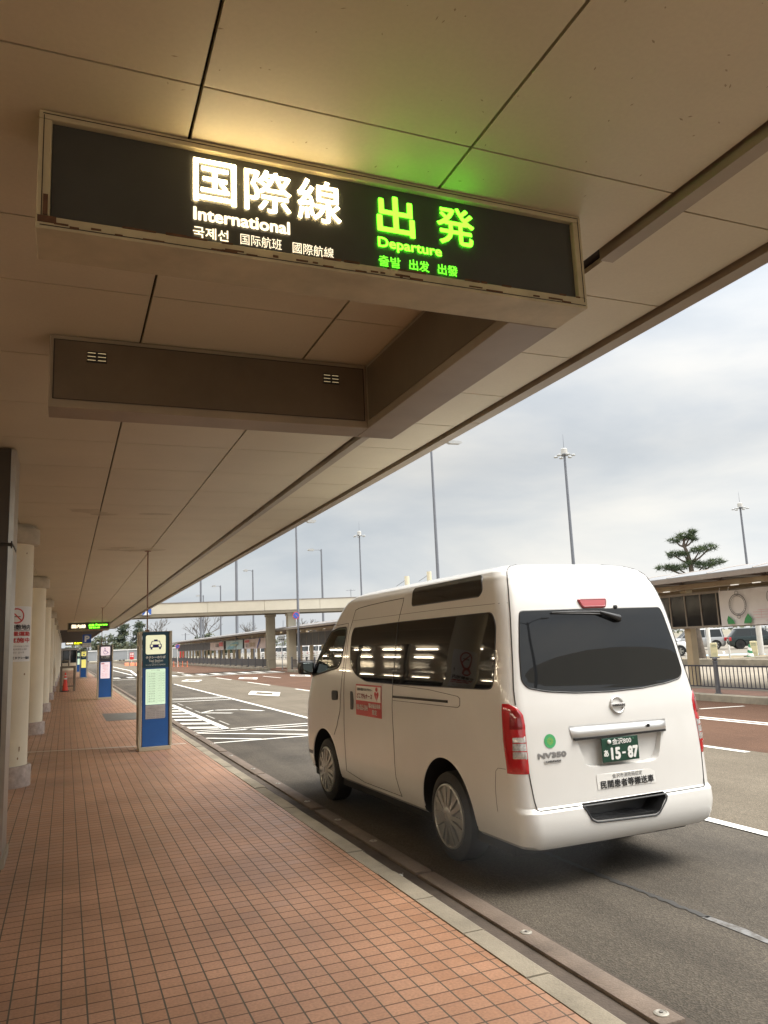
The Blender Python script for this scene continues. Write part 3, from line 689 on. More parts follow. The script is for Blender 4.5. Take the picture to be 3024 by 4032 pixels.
# parking sign on a pole, cone, stand
t = thing('parking_sign', 'blue square P sign with white plate below, on a pole', 'sign', (1.4, 60.5, .1))
BLUE = mat('sign_blue', (.03, .10, .38), .45, .05); POLEG = mat('pole_grey', (.30, .31, .33), .5, .1, 2)
MB().tube([(1.4, 60.5, .1), (1.4, 60.5, 3.2)], .03, 10).build('pole', POLEG, t, 40)
MB().rbox(1.10, 1.69, 60.42, 60.45, 2.61, 3.20, .008).build('blue_plate', BLUE, t)
MB().rbox(1.10, 1.69, 60.42, 60.45, 2.28, 2.59, .008).build('white_plate', mat('plate_white', (.62, .62, .60), .5, .05), t)
mb = MB(); text(mb, 'P', (1.24, 2.68, 1.58, 3.12), pXZ(60.42), .003, .03); mb.build('letter', WHITE, t)
mb = MB(); text(mb, 'マイカー専用', (1.14, 2.46, 1.64, 2.55), pXZ(60.42), .003); text(mb, '5~22', (1.25, 2.33, 1.55, 2.43), pXZ(60.42), .003); mb.build('plate_print', GREYINK, t)
def cone(x, y, z, h, r, lab, m1, m2, stripes):
    t = thing('traffic_cone', lab, 'cone', (x, y, z))
    MB().rbox(x-r*1.35, x+r*1.35, y-r*1.35, y+r*1.35, z, z+.04, .01).build('foot', mat('cone_foot', (.03, .03, .032), .7, .1), t)
    MB().lathe((x, y, z), [(r, .04), (r*.97, .06), (.03, h-.03), (.022, h), (0, h)], 24).build('body', m1, t, 40)
    if stripes:
        mb = MB()
        for a, b in stripes:
            ra = r+(.03-r)*(a/h)+.004; rb = r+(.03-r)*(b/h)+.004; mb.lathe((x, y, z), [(ra, a), (rb, b)], 24)
        mb.build('reflective_band', m2, t, 40)
    return t
REDP = mat('cone_red', (.72, .05, .025), .5, .08)
cone(.02, 39.8, .1, .86, .135, 'tall red traffic cone standing on the pavement by the stand', REDP, WHITE, ((.55, .62), (.70, .74)))
t = thing('wooden_stand', 'tall grey wooden stand behind the red cone', 'stand', (.12, 40.1, .1))
WOOD = mat('grey_wood', (.17, .145, .11), .7, .2, 4)
MB().rbox(-.22, .46, 39.7, 40.7, 1.16, 1.25, .01).build('top', WOOD, t)
for x, y in ((-.17, 39.78), (.41, 39.78), (-.17, 40.6), (.41, 40.6)): MB().rbox(x-.05, x+.05, y-.05, y+.05, .1, 1.159, .008).build('leg', WOOD, t)
MB().rbox(-.19, -.13, 40.3, 40.36, 1.251, 1.47, .006).rbox(.12, .18, 40.3, 40.36, 1.251, 1.47, .006).rbox(-.19, .18, 40.3, 40.36, 1.471, 1.52, .006).build('rail', WOOD, t)
MB().rbox(-.16, .40, 39.75, 39.79, .30, .36, .006).build('crossbar', WOOD, t)
for i, (x, y, r_) in enumerate(((.72, 27.2, .4), (.94, 26.6, 1.1), (.9, 17.9, .2), (2.33, 5.62, .6))):
    t_ = MB(); z = .103 if x < 2.1 else .006; kk = 1. if x < 2.1 else .6
    t_.add([(x+.04*kk*math.cos(r_+k*2.1)*(1+.4*(k % 2)), y+.06*kk*math.sin(r_+k*2.1), z+.012*(k % 2)) for k in range(4)], [(0, 1, 2), (0, 2, 3)])
    tag(t_.build('paper_scrap', mat('litter_white', (.5, .5, .48), .7, .1), org=(x, y, z)), ('scrap of white litter on the tiles, %s' % ('beyond the taxi pylon', 'left of the wheelchair pylon', 'between the taxi pylon and the floor grate')[i]) if i < 3 else 'scrap of white litter in the gutter beside the van', 'litter', 'paper scraps on the ground')

# ================================================================ the van (local frame: x across, y forward from the rear bumper, z up)

VL=5.0
V_HW=[(.28,.80),(.31,.835),(.40,.856),(.55,.870),(.9,.878),(1.2,.876),(1.34,.868),(1.46,.848),(1.74,.812),(1.95,.782),(2.08,.752),(2.15,.728),(2.2,.692),(2.23,.64),(2.255,.54),(2.272,.40),(2.285,.05)]
V_YR=[(.28,.07),(.31,.035),(.37,.01),(.45,0),(.525,.010),(.54,.026),(.555,.042),(.7,.052),(.9,.064),(1.15,.088),(1.25,.108),(1.34,.128),(1.6,.170),(1.88,.218),(2.05,.27),(2.15,.325),(2.2,.38),(2.24,.46),(2.268,.60),(2.285,1.1)]
V_YF=[(.28,5.0),(.33,5.05),(.45,5.1),(.7,5.1),(.9,5.085),(1.05,5.05),(1.13,5.0),(1.2,4.96),(1.35,4.89),(1.5,4.79),(1.7,4.57),(1.85,4.36),(2.0,4.17),(2.1,4.07),(2.17,3.95),(2.21,3.8),(2.24,3.6),(2.265,3.2),(2.285,2.2)]
def tab(z,t):
    return float(np.interp(z,[a for a,b in t],[b for a,b in t]))
def _sm(t, z0, z1):
    out = [p for p in t if p[0] <= z0]
    n = int((z1-z0)/.02)
    for i in range(1, n+1):
        z = z0+(z1-z0)*i/n; out.append((z, sum(tab(z+d, t)*w for d, w in ((-.07,1),(-.035,2),(0,3),(.035,2),(.07,1)))/9))
    return out+[p for p in t if p[0] > z1]
V_HW = _sm(V_HW, .7, 2.10); V_YR = _sm(V_YR, .7, 2.12); V_YF = _sm(V_YF, .5, 2.12)
NR,NC,NS,NF,NE=16,9,64,14,14
def vring(z):
    """left half outline of the van at height z, rear centre -> left -> front centre"""
    hw,yr,yf=tab(z,V_HW),tab(z,V_YR),tab(z,V_YF)
    rr=min(.13,hw*.7); rf=min(.42,hw*.75,(yf-yr)*.4)
    bow=.025; bf=.16*min(1,hw/.8)
    pts=[]
    xr=hw-rr
    for i in range(NR):
        x=-xr*i/(NR-1); pts.append((x,yr+bow*(x/max(hw,1e-3))**2))
    y0=pts[-1][1]
    for i in range(1,NC+1):
        a=math.pi/2*i/NC; pts.append((-(xr+rr*math.sin(a)),y0+rr*(1-math.cos(a))))
    ys=pts[-1][1]; xf=hw-rf; ye=yf-bf-rf
    for i in range(1,NS+1):
        t=i/NS; y=ys+(ye-ys)*t
        pts.append((-hw+ .012*max(0,(y-3.2))**2/2.0*0,y))
    for i in range(1,NF+1):
        a=math.pi/2*i/NF; pts.append((-(xf+rf*math.cos(a)),ye+rf*math.sin(a)))
    for i in range(1,NE+1):
        x=-xf*(1-i/NE); pts.append((x,yf-bf*(x/max(xf,1e-3))**2))
    return pts
_rc={}
def vr(z):
    k=round(z,4)
    if k not in _rc: _rc[k]=np.array(vring(z))
    return _rc[k]
def side_x(y,z):
    p=vr(z)[NR-1:NR+NC+NS+NF]
    return float(np.interp(y,p[:,1],p[:,0]))
def rear_y(x,z):
    p=vr(z)[:NR+NC]
    return float(np.interp(abs(x),-p[:,0],p[:,1]))
VANP = mat('van_white', (.665, .655, .63), .25, .02, 3, coat=.5)
VANG = mat('van_dark_glass', (.010, .011, .012), .02, 0, spec=.5, ior=1.5)
VBLK = mat('black_plastic', (.018, .018, .019), .38, .1, 20)
VBLKM = mat('black_matt', (.012, .012, .012), .8, 0)
GAPM = mat('panel_gap', (.045, .042, .038), .7, 0)
CHROME = mat('chrome', (.72, .71, .69), .28, 0, metal=.9)
SILV = mat('hubcap_silver', (.40, .395, .37), .36, .12, 12, metal=.6)
RUB = mat('tyre_rubber', (.022, .021, .020), .75, .2, 20)
LRED = mat('lamp_red', (.42, .012, .016), .12, 0, coat=1, spec=.6)
LREDD = mat('lamp_red_dark', (.20, .006, .010), .12, 0, coat=1, spec=.6)
LCLR = mat('lamp_clear', (.50, .49, .47), .15, .35, 60, coat=1, metal=.3)
VOFF = (3.71119338, 4.66740293, .0298015)
van = thing('van', 'white high-roof van with dark windows, parked at the kerb', 'van')

# shell: stacked rounded outlines
zl = sorted(set([.28, .31, .34, .37, .40, .45, .49, .515, .525, .54, .555, .57, .60, .65, .7]+[round(.75+.05*i, 3) for i in range(26)]+[2.03, 2.06, 2.09, 2.11, 2.13, 2.15, 2.165, 2.18, 2.19, 2.2, 2.21, 2.22, 2.23, 2.24, 2.25, 2.258, 2.265, 2.272, 2.278, 2.282, 2.285]))
vs = []; 
for z in zl:
    h = vring(z); full = h+[(-x, y) for x, y in h[-2:0:-1]]; vs += [(x, y, z) for x, y in full]
n = len(full); k = len(zl)
fs = [(i*n+j, i*n+(j+1) % n, (i+1)*n+(j+1) % n, (i+1)*n+j) for i in range(k-1) for j in range(n)]+[tuple(range(n)), tuple((k-1)*n+j for j in range(n))]
mb = MB(); mb.add(vs, fs); body = mb.build('body', [VANP, VBLKM], None, 32)
def cut(mb, mats):
    c = mb.build('cutter', mats); mod = body.modifiers.new('cut', 'BOOLEAN'); mod.operation = 'DIFFERENCE'; mod.object = c; mod.solver = 'EXACT'
    if hasattr(mod, 'material_mode'): mod.material_mode = 'TRANSFER'
    return c
RAX, FAX, RARCH = 1.14, 3.995, .435
cutters = []
for ya in (RAX, FAX):
    for sx in (-1, 1):
        mb = MB(); mb.lathe((sx*.62, ya, .345), [(RARCH, -.34), (RARCH, .34)], 56, 'x'); cutters.append(cut(mb, VBLKM))
FDW = rpoly([(3.385, 1.885), (3.375, 1.80), (3.43, 1.62), (3.47, 1.50), (3.55, 1.452), (4.40, 1.345), (4.35, 1.44), (4.17, 1.63), (3.985, 1.785), (3.84, 1.855), (3.62, 1.882)], .05)
cx_, cz_ = 3.85, 1.62
inner = [(cx_+(a-cx_)*.95, cz_+(b-cz_)*.93) for a, b in FDW]
mb = MB(); mb.prism(inner, lambda p: (-1.3, p[0], p[1]), lambda p: (1.3, p[0], p[1])); cutters.append(cut(mb, VBLKM))
mb = MB(); mb.box(-.70, .70, 3.5, 5.4, 1.26, 1.80); cutters.append(cut(mb, VBLKM))
REC = rpoly([(-.402, 1.0), (.44, .99), (.385, .81), (.35, .752), (.28, .738), (-.29, .755), (-.34, .775), (-.355, .84)], .03)
mb = MB(); mb.prism(REC, lambda p: (p[0]*1.04, -.1, p[1]), lambda p: (p[0]*.90+.002, .108, .88+(p[1]-.88)*.76)); cutters.append(cut(mb, VANP))
STEP = rpoly([(-.405, .552), (.345, .552), (.335, .515), (.255, .425), (.22, .412), (-.30, .43), (-.345, .45), (-.385, .51)], .012)
mb = MB(); mb.prism(STEP, lambda p: (p[0], -.1, p[1]), lambda p: (p[0]*.97, .17, p[1] if p[1] > .5 else p[1]+.01)); cutters.append(cut(mb, VBLK))
dg = bpy.context.evaluated_depsgraph_get(); dg.update()
me = bpy.data.meshes.new_from_object(body.evaluated_get(dg)); body.modifiers.clear(); body.data = me
for c in cutters: bpy.data.objects.remove(c)
for p in me.polygons: p.use_smooth = True
me.set_sharp_from_angle(angle=R(32)); body.parent = van

SL = lambda y, z, o=0: (side_x(y, z)-o, y, z)                 # left side skin
SRt = lambda y, z, o=0: (-side_x(y, z)+o, y, z)
RR = lambda x, z, o=0: (x, rear_y(x, z)-o, z)                 # rear skin
def scan_patch(poly, mapf, off, rows=44, cols=30, mb=None):
    """a panel hugging the skin: poly in skin coordinates, filled row by row"""
    mb = mb or MB(); zs = [p[1] for p in poly]; z0, z1 = min(zs)+1e-4, max(zs)-1e-4; vs = []
    for i in range(rows+1):
        t = i/rows; t = .5-.5*math.cos(PI*t); z = z0+(z1-z0)*t; xs = []
        for a, b in zip(poly, poly[1:]+poly[:1]):
            if (a[1] <= z) != (b[1] <= z): xs.append(a[0]+(b[0]-a[0])*(z-a[1])/(b[1]-a[1]))
        l, r = min(xs), max(xs)
        for j in range(cols+1): vs.append(mapf(l+(r-l)*j/cols, z, off))
    c = cols+1
    return mb.add(vs, [(i*c+j, i*c+j+1, (i+1)*c+j+1, (i+1)*c+j) for i in range(rows) for j in range(cols)])
def seam(mb, pts, mapf, r=.0035, closed=False, off=0.0005):
    P = []
    pts = list(pts)+([pts[0]] if closed else [])
    for a, b in zip(pts, pts[1:]):
        d = math.hypot(b[0]-a[0], b[1]-a[1]); m_ = max(1, int(d/.05))
        P += [mapf(a[0]+(b[0]-a[0])*i/m_, a[1]+(b[1]-a[1])*i/m_, off) for i in range(m_)]
    P.append(mapf(*pts[-1], off)); return mb.tube(P, r, 6)
# glazing
WIN = rpoly([(3.16, 1.868), (2.04, 1.883), (.40, 1.888), (.335, 1.80), (.325, 1.58), (.335, 1.345), (.45, 1.335), (2.06, 1.325), (2.72, 1.331), (3.0, 1.39), (3.165, 1.487), (3.205, 1.60), (3.213, 1.79)], .07)
HW_ = rpoly([(1.826, 2.178), (1.2, 2.183), (.665, 2.187), (.622, 2.165), (.572, 2.06), (.61, 2.019), (1.79, 2.016), (1.83, 2.14)], .03)
for mp_ in (SL, SRt):
    wv = scan_patch(WIN, mp_, .004, 46, 60).build('side_window', VANG, van, 40)
    mb = MB(); seam(mb, [(2.044, 1.878), (2.061, 1.33)], mp_, .004, off=.004); seam(mb, WIN, mp_, .005, True, .001); mb.build('window_seal', VBLK, wv)
    hv = scan_patch(HW_, mp_, .006, 40, 40).build('roof_window', VANG, van, 40)
    mb = MB(); seam(mb, HW_, mp_, .005, True, .002); mb.build('window_seal', VBLK, hv)
    dv = scan_patch(FDW, mp_, .003, 40, 24).build('front_door_window', glass_pane('green_tint_glass', (.62, .72, .64)), van, 40)
    mb = MB(); seam(mb, FDW, mp_, .010, True, .0); mb.build('window_seal', VBLK, dv)
GLS = rpoly([(-.672, 1.83), (-.655, 1.884), (-.2, 1.886), (.2, 1.885), (.655, 1.884), (.672, 1.83), (.715, 1.60), (.738, 1.39), (.70, 1.335), (.55, 1.308), (.30, 1.286), (0, 1.279), (-.30, 1.288), (-.55, 1.312), (-.70, 1.345), (-.738, 1.40), (-.715, 1.60)], .04)
rg = scan_patch(GLS, RR, .005, 50, 40).build('rear_window', VANG, van, 40)
mb = MB(); seam(mb, GLS, RR, .006, True, .001); mb.build('window_seal', VBLK, rg)
# windscreen band seen edge-on past the pillar
mb = MB(); vsw = []; zz = [1.22+.035*i for i in range(19)]
for z in zz:
    p = vr(z)[-(NE+6):]; vsw += [(a*1.004, b+.004, z) for a, b in p]+[(-a*1.004, b+.004, z) for a, b in p[::-1]]
m_ = len(vsw)//len(zz); mb.add(vsw, [(i*m_+j, i*m_+j+1, (i+1)*m_+j+1, (i+1)*m_+j) for i in range(len(zz)-1) for j in range(m_-1)]); mb.build('windscreen', glass_pane('windscreen_glass', (.60, .70, .63)), van, 40)
# shut lines
def gapline(pts, mp_, r=.0032): return seam(MB(), pts, mp_, r).build('panel_gap', GAPM, body)
for mp_ in (SL, SRt):
    gapline([(2.003, 2.102), (2.0, 2.05), (2.044, 1.89)], mp_)
    gapline([(2.061, 1.32), (2.083, 1.10), (2.076, .86), (2.088, .62), (2.085, .50), (2.02, .345)], mp_)
    gapline([(2.003, 2.104), (2.45, 2.097), (2.80, 2.087), (3.10, 2.072), (3.19, 2.055), (3.225, 1.95), (3.30, 1.80), (3.31, 1.60), (3.315, 1.35), (3.322, 1.05), (3.34, .80), (3.345, .52), (3.36, .40), (2.9, .345), (2.02, .345)], mp_)
    gapline([(3.87, 1.93), (3.66, 1.915), (3.34, 1.925), (3.355, 1.70), (3.385, 1.38), (3.41, 1.18), (3.45, 1.0), (3.56, .84), (3.66, .74)], mp_)
    gapline([(3.225, 1.946), (2.03, 1.953), (1.19, 1.956), (.28, 1.949)], mp_, .0016)
    gapline([(2.06, 1.318), (1.34, 1.301), (.846, 1.268), (.812, 1.253), (.814, 1.202), (.849, 1.184), (1.4, 1.182), (2.06, 1.18)], mp_, .0022)
    seam(MB(), [(2.055, 1.214), (1.01, 1.221)], mp_, .011).build('door_rail', VBLK, van)
    gapline([(.372, .50), (.372, .664), (.347, .778), (.316, .801), (.215, .806)], mp_, .0018)
    scan_patch(rpoly([(4.42, .497), (4.64, .497), (4.64, .455), (4.42, .455)], .008), mp_, .003, 6, 6).build('bumper_strip', VBLK, van)
# wheel arch lips
for ya in (RAX, FAX):
    for mp_, s_ in ((SL, -1), (SRt, 1)):
        pts = [(ya+(RARCH+.004)*math.cos(a_), .345+(RARCH+.004)*math.sin(a_)) for a_ in [PI*(-.04+1.08*i/30) for i in range(31)]]
        seam(MB(), [p for p in pts if p[1] > .30], mp_, .007, off=-.003).build('arch_lip', VANP, body, 40)
RLC = [(-.69, 1.992), (-.72, 1.85), (-.785, 1.56), (-.826, 1.25)]
for sg in (1, -1):
    # roof-to-lamp line of the tailgate on the corner
    P = []
    for i in range(40):
        z = 2.262-(2.262-1.235)*i/39; p = vr(z); x = (-.82+.0*i); idx = NR+2
        P.append((sg*p[idx][0]*1.0008, p[idx][1]-.0008, z))
    MB().tube(P, .0042, 6).build('panel_gap', GAPM, body)
    gapline([(sg*-.779, .785), (sg*-.770, .69), (sg*-.760, .60), (sg*-.750, .548)], RR, .004)
gapline([(-.750, .548), (-.73, .541), (-.41, .541)], RR, .004); gapline([(.35, .541), (.73, .541), (.750, .548)], RR, .004)
# wheels
def wheel(x, y, s):
    c = (x, y, .334)
    t_ = MB().lathe(c, [(.243, s*.0), (.262, s*.010), (.30, s*.004), (.325, s*-.012), (.334, s*-.04), (.334, s*-.16), (.32, s*-.185), (.25, s*-.19), (.25, s*-.02)], 56, 'x').build('wheel', RUB, van, 35)
    mb = MB(); mb.lathe(c, [(.244, s*.0), (.242, s*.014), (.230, s*.020), (.222, s*.012), (.222, s*.001)], 48, 'x')
    mb.lathe(c, [(.085, s*.004), (.085, s*.016), (.06, s*.030), (.03, s*.034), (.028, s*.030), (0, s*.031)], 32, 'x')
    for k in range(7):
        for dd, w0, w1 in ((-.145, .015, .021), (.145, .015, .021)):
            a_ = 2*PI*k/7+PI/2; u = Vector((math.cos(a_), math.sin(a_))); v_ = Vector((-u.y, u.x)); a2 = a_+dd*1.25; u2 = Vector((math.cos(a2), math.sin(a2))); v2 = Vector((-u2.y, u2.x))
            p0 = u*.06+v_*(.016 if dd > 0 else -.016); p1 = u2*.228
            q = [p0-v_*w0, p0+v_*w0, p1+v2*w1, p1-v2*w1]
            mb.prism([tuple(e) for e in q], lambda p: (x+s*.002, y+p[0], .334+p[1]), lambda p: (x+s*(.026 if abs(p[0])+abs(p[1]) < .12 else .015), y+p[0], .334+p[1]))
    mb.build('hubcap', SILV, t_, 30)
    MB().lathe(c, [(.222, s*.0), (0, s*.001)], 40, 'x').lathe(c, [(.2, s*-.1), (0, s*-.1)], 30, 'x').build('hub', VBLKM, t_)
for x, s in ((-.842, -1), (.842, 1)):
    for y in (RAX, FAX): wheel(x, y, s)
MB().rbox(-.78, .78, .3, 4.6, .2, .30, .02).build('underbody', VBLKM, van)
# tail lamps wrap the corner
def lamp_patch(s, rows, u0, u1, off, cols=18):
    """rows: heights; u0/u1 give the start and end of the strip along the skin from the side (y) to the rear (x)"""
    vs = []
    for i, z in enumerate(rows):
        p = vr(z)[:NR+NC+20]; d = np.concatenate([[0], np.cumsum(np.hypot(*np.diff(p, axis=0).T))])
        q = p[NR-1:]; s_y = float(np.interp(u0(z), q[:, 1], d[NR-1:])); s_x = float(np.interp(-u1(z), -p[:NR+NC, 0], d[:NR+NC]))
        for j in range(cols+1):
            t = s_y+(s_x-s_y)*j/cols; x = np.interp(t, d, p[:, 0]); y = np.interp(t, d, p[:, 1]); e = .003
            tx = np.interp(t+e, d, p[:, 0])-np.interp(t-e, d, p[:, 0]); ty = np.interp(t+e, d, p[:, 1])-np.interp(t-e, d, p[:, 1]); l = math.hypot(tx, ty)
            edge = min(1, min(j, cols-j, i*1.2, (len(rows)-1-i)*1.2)/2.); o = off*(.25+.75*edge)
            nx, ny = -ty/l, tx/l
            if nx*x+ny*(y-2.5) < 0: nx, ny = -nx, -ny
            vs.append((s*(x+nx*o), y+ny*o, z))
    c = cols+1; return MB().add(vs, [(i*c+j, i*c+j+1, (i+1)*c+j+1, (i+1)*c+j) for i in range(len(rows)-1) for j in range(cols)])
U1 = lambda z: np.interp(z, [.78, 1.04, 1.10, 1.17, 1.215, 1.245], [-.776, -.772, -.768, -.772, -.80, -.845])
U0 = lambda z: np.interp(z, [.78, .85, 1.0, 1.245], [.20, .205, .222, .222])
for s in (1, -1):
    rows = [.78+.465*i/30 for i in range(31)]
    lp_ = lamp_patch(s, rows, U0, U1, .007).build('tail_lamp', LRED, van, 50)
    lamp_patch(s, [1.055+.165*i/10 for i in range(11)], lambda z: .165, lambda z: U1(z)-.012, .0095).build('brake_lens', LREDD, lp_, 50)
    lamp_patch(s, [.868+.165*i/10 for i in range(11)], lambda z: .146, lambda z: U1(z)-.004, .0115).build('clear_lens', LCLR, lp_, 50)
    for z in (.87, .93, .985, 1.033):
        mb = MB(); q = lamp_patch(s, [z-.003, z+.003], lambda z: .146, lambda z: U1(z)-.004, .0138*4); mb.add(q.v, q.f); mb.build('lens_bar', LRED, lp_)
bl = scan_patch(rpoly([(-.125, 1.955), (.125, 1.955), (.10, 1.905), (-.10, 1.905)], .012), RR, .014, 8, 12).build('high_brake_lamp', mat('lamp_red_dull', (.36, .03, .035), .2, .1, coat=1), van, 50)
mb = MB(); seam(mb, rpoly([(-.127, 1.957), (.127, 1.957), (.102, 1.903), (-.102, 1.903)], .012), RR, .012, True, .004); mb.build('lamp_surround', mat('lamp_edge', (.25, .02, .025), .3, 0, coat=1), bl)
MB().lathe(RR(.205, 1.897, .0), [(.016, .01), (.014, -.015), (0, -.02)], 16, 'y').build('washer_nozzle', VBLK, van, 40)
# wiper
mb = MB(); a0 = Vector(RR(.19, 1.812, .03)); a1 = Vector(RR(.02, 1.862, .035)); a2 = Vector(RR(-.40, 1.868, .02))
mb.tube([RR(.21, 1.80, .005), a0, (a0+a1)/2+Vector((0, -.004, 0)), a1], [.022, .027, .017, .011], 10)
mb.tube([a1, (a1+a2)/2+Vector((0, -.006, .002)), a2], [.009, .008, .004], 8)
mb.tube([RR(.06, 1.845, .012), RR(-.15, 1.855, .011), RR(-.40, 1.862, .010)], .006, 6)
mb.build('rear_wiper', VBLK, van, 40)
# tailgate trim, badges, plate, notices
gz = MB(); GA = [(-.418, 1.064), (-.40, 1.070), (.45, 1.058), (.457, 1.045), (.446, .975), (.436, .970), (-.397, .985), (-.406, .992)]
cols = 24; vs = []
for i in range(11):
    t = i/10; zt = lambda x: .978+(1.064-.978)*t-.005*(x/.43)*t
    bulge = .012+.012*math.sin(PI*min(1, t*1.15+.05))**.7
    for j in range(cols+1):
        x = (-.406-.014*t)+(.446+.406+.026*t)*j/cols; z = .984-.010*(j/cols)+(1.067-.984-.003*(j/cols))*t; vs.append((x, rear_y(x, z)-bulge*(1 if 0 < j < cols else .3), z))
c = cols+1; gz.add(vs, [(i*c+j, i*c+j+1, (i+1)*c+j+1, (i+1)*c+j) for i in range(10) for j in range(cols)])
gp = gz.build('tailgate_garnish', mat('garnish_chrome', (.72, .71, .69), .38, .03, 6, metal=1), van, 60)
mb = MB(); mb.box(-.395, .43, .052, .10, .968, .982); mb.build('garnish_underside', VBLK, gp)
MB().lathe(RR(.262, 1.022, .030), [(.012, .004), (.012, -.006), (.009, -.007), (.007, 0), (0, .001)], 16, 'y').build('lock', VBLK, gp, 40)
# number plate
pf = lambda u, v, o: (u, .042-o, v)
py = .043
pb = MB().rbox(-.178, .152, py, py+.008, .798, .963, .004).build('number_plate', mat('plate_green', (.008, .050, .030), .35, .05), van)
MB().box(-.10, .08, py+.009, .12, .83, .93).build('plate_bracket', VBLK, pb)
LET = mat('plate_letters', (.80, .80, .77), .4, 0)
mb = MB(); PP = lambda u, v, o: (u, py-o, v)
text(mb, '金沢800', (-.086, .915, .085, .957), PP, .0015, .0009); mb.build('plate_region', LET, pb)
mb = MB(); text(mb, 'あ', (-.168, .838, -.125, .885), PP, .0015, .002)
mb.build('plate_kana', LET, pb)
mb = MB(); text(mb, '15', (-.105, .812, -.018, .897), PP, .0015, .0055); text(mb, '87', (.045, .812, .142, .897), PP, .0015, .0055); bar2(mb, (-.003, .854), (.028, .854), .013, PP, .0015); mb.build('plate_digits', LET, pb)
MB().lathe((-.115, py, .938), [(.014, 0), (.014, -.010), (.010, -.013), (0, -.013)], 20, 'y').build('plate_seal', LET, pb, 40)
MB().lathe((.105, py, .945), [(.007, 0), (.006, -.004), (0, -.005)], 14, 'y').build('plate_bolt', mat('bolt_green', (.05, .16, .09), .4, 0), pb, 40)
# maker's emblem: ring with a bar
em_ = (.03, 1.182); mb = MB(); P = [RR(em_[0]+.056*math.cos(2*PI*i/40), em_[1]+.056*math.sin(2*PI*i/40), .008) for i in range(40)]
mb.tube(P+[P[0]], .008, 8, False); e_ = mb.build('emblem', CHROME, van, 60)
yb = rear_y(.03, 1.182)
MB().rbox(em_[0]-.066, em_[0]+.066, yb-.020, yb-.004, em_[1]-.014, em_[1]+.014, .004).build('emblem_bar', mat('badge_silver', (.62, .61, .59), .45, 0, metal=.3), e_, 40)
mb = MB(); text(mb, 'NISSAN', (em_[0]-.055, em_[1]-.008, em_[0]+.055, em_[1]+.008), lambda u, v, o: (u, yb-.020-o, v), .001, .0012); mb.build('emblem_letters', BLACK, e_)
mb = MB(); text(mb, 'NV350', (-.70, .868, -.467, .908), RR, .004, .0045, -.0003); text(mb, 'NV350', (-.70, .868, -.467, .908), RR, .0025, .0045, -.0001); mb.build('model_badge', mat('badge_chrome', (.30, .295, .29), .35, .1, 40, metal=.5), van)
cb = scan_patch(rpoly([(-.653, .836), (-.514, .836), (-.514, .860), (-.653, .860)], .004), RR, .004, 4, 8).build('lower_badge', mat('badge_silver', (.62, .61, .59), .45, 0, metal=.3), van)
mb = MB(); text(mb, 'CARAVAN', (-.645, .841, -.522, .855), RR, .006, .0006); mb.build('badge_letters', BLACK, cb)
gs = scan_patch(disc2(-.588, .981, .047, 36), RR, .003, 20, 12).build('round_sticker', mat('sticker_green', (.06, .36, .13), .45, .1, 30), van)
mb = MB(); ring2(mb, -.588, .981, .009, .012, RR, .005, 20)
for k in range(12): bar2(mb, (-.588+.016*math.cos(PI*k/6), .981+.016*math.sin(PI*k/6)), (-.588+.026*math.cos(PI*k/6), .981+.026*math.sin(PI*k/6)), .004, RR, .005)
mb.build('sun_motif', mat('sticker_lime', (.35, .48, .07), .45, 0), gs)
ns = scan_patch([(-.24, .622), (.285, .617), (.285, .718), (-.24, .726)], RR, .003, 6, 12).build('lettered_notice', mat('notice_white', (.72, .71, .68), .3, .02), van)
mb = MB(); text(mb, '金沢市消防局認定', (-.105, .687, .165, .716), RR, .005, .0); text(mb, '民間患者等搬送車', (-.215, .627, .265, .680), RR, .005, .0012); mb.build('notice_letters', BLACK, ns)
# bumper step
mb = MB(); so = rpoly([(-.40, .536), (.347, .536), (.33, .50), (.25, .418), (.22, .406), (-.30, .424), (-.345, .445), (-.375, .505)], .012)
seam(mb, so, RR, .007, True, .001); sp_ = mb.build('bumper_step', VBLK, van, 50)
mb = MB()
for k in range(5): mb.box(-.29+.01*k, .22-.012*k, .03+.024*k, .042+.024*k, .425+.0015*k, .4345+.0015*k)
mb.box(-.06, .10, .14, .165, .50, .53); mb.build('step_tread', VBLK, sp_)
# door handles, sticker, mirror, cab
for mp_ in (SL, SRt):
    scan_patch(rpoly([(3.06, 1.222), (3.13, 1.222), (3.135, 1.038), (3.06, 1.038), (3.045, 1.06), (3.03, 1.13), (3.045, 1.20)], .012), mp_, .003, 14, 4).build('sliding_door_handle', VBLK, van)
    hd = scan_patch(rpoly([(3.495, 1.214), (3.70, 1.210), (3.70, 1.105), (3.495, 1.112)], .03), mp_, .002, 10, 6).build('front_door_handle', VBLK, van)
    scan_patch(rpoly([(3.515, 1.195), (3.62, 1.192), (3.62, 1.125), (3.515, 1.13)], .02), mp_, .016, 8, 5).build('handle_grip', VBLK, hd)
STI = [(2.306, 1.302), (2.956, 1.298), (2.984, .996), (2.326, .996)]
st = scan_patch([(2.315, 1.30), (2.97, 1.30), (2.975, .997), (2.32, .997)], SL, .003, 8, 12).build('door_sticker', mat('sticker_red', (.50, .06, .055), .4, .03), van)
mb = MB(); scan_patch([(2.333, 1.285), (2.955, 1.285), (2.957, 1.142), (2.335, 1.142)], SL, .0045, 6, 12, mb); mb.build('white_field', mat('sticker_white', (.68, .655, .60), .4, .02), st)
SM = lambda u, v, o: SL(u, v, o)
mb = MB(); text(mb, '看護師が搬送するケアタクシー', (2.93, 1.238, 2.53, 1.266), SM, .0065, .0006); mb.build('tagline', GREYINK, st)
mb = MB(); text(mb, 'どこでもナース', (2.93, 1.165, 2.535, 1.215), SM, .0065, .0012); mb.build('company_name', mat('sticker_dark_red', (.30, .04, .04), .5, 0), st)
mb = MB(); hx, hz = 2.43, 1.205
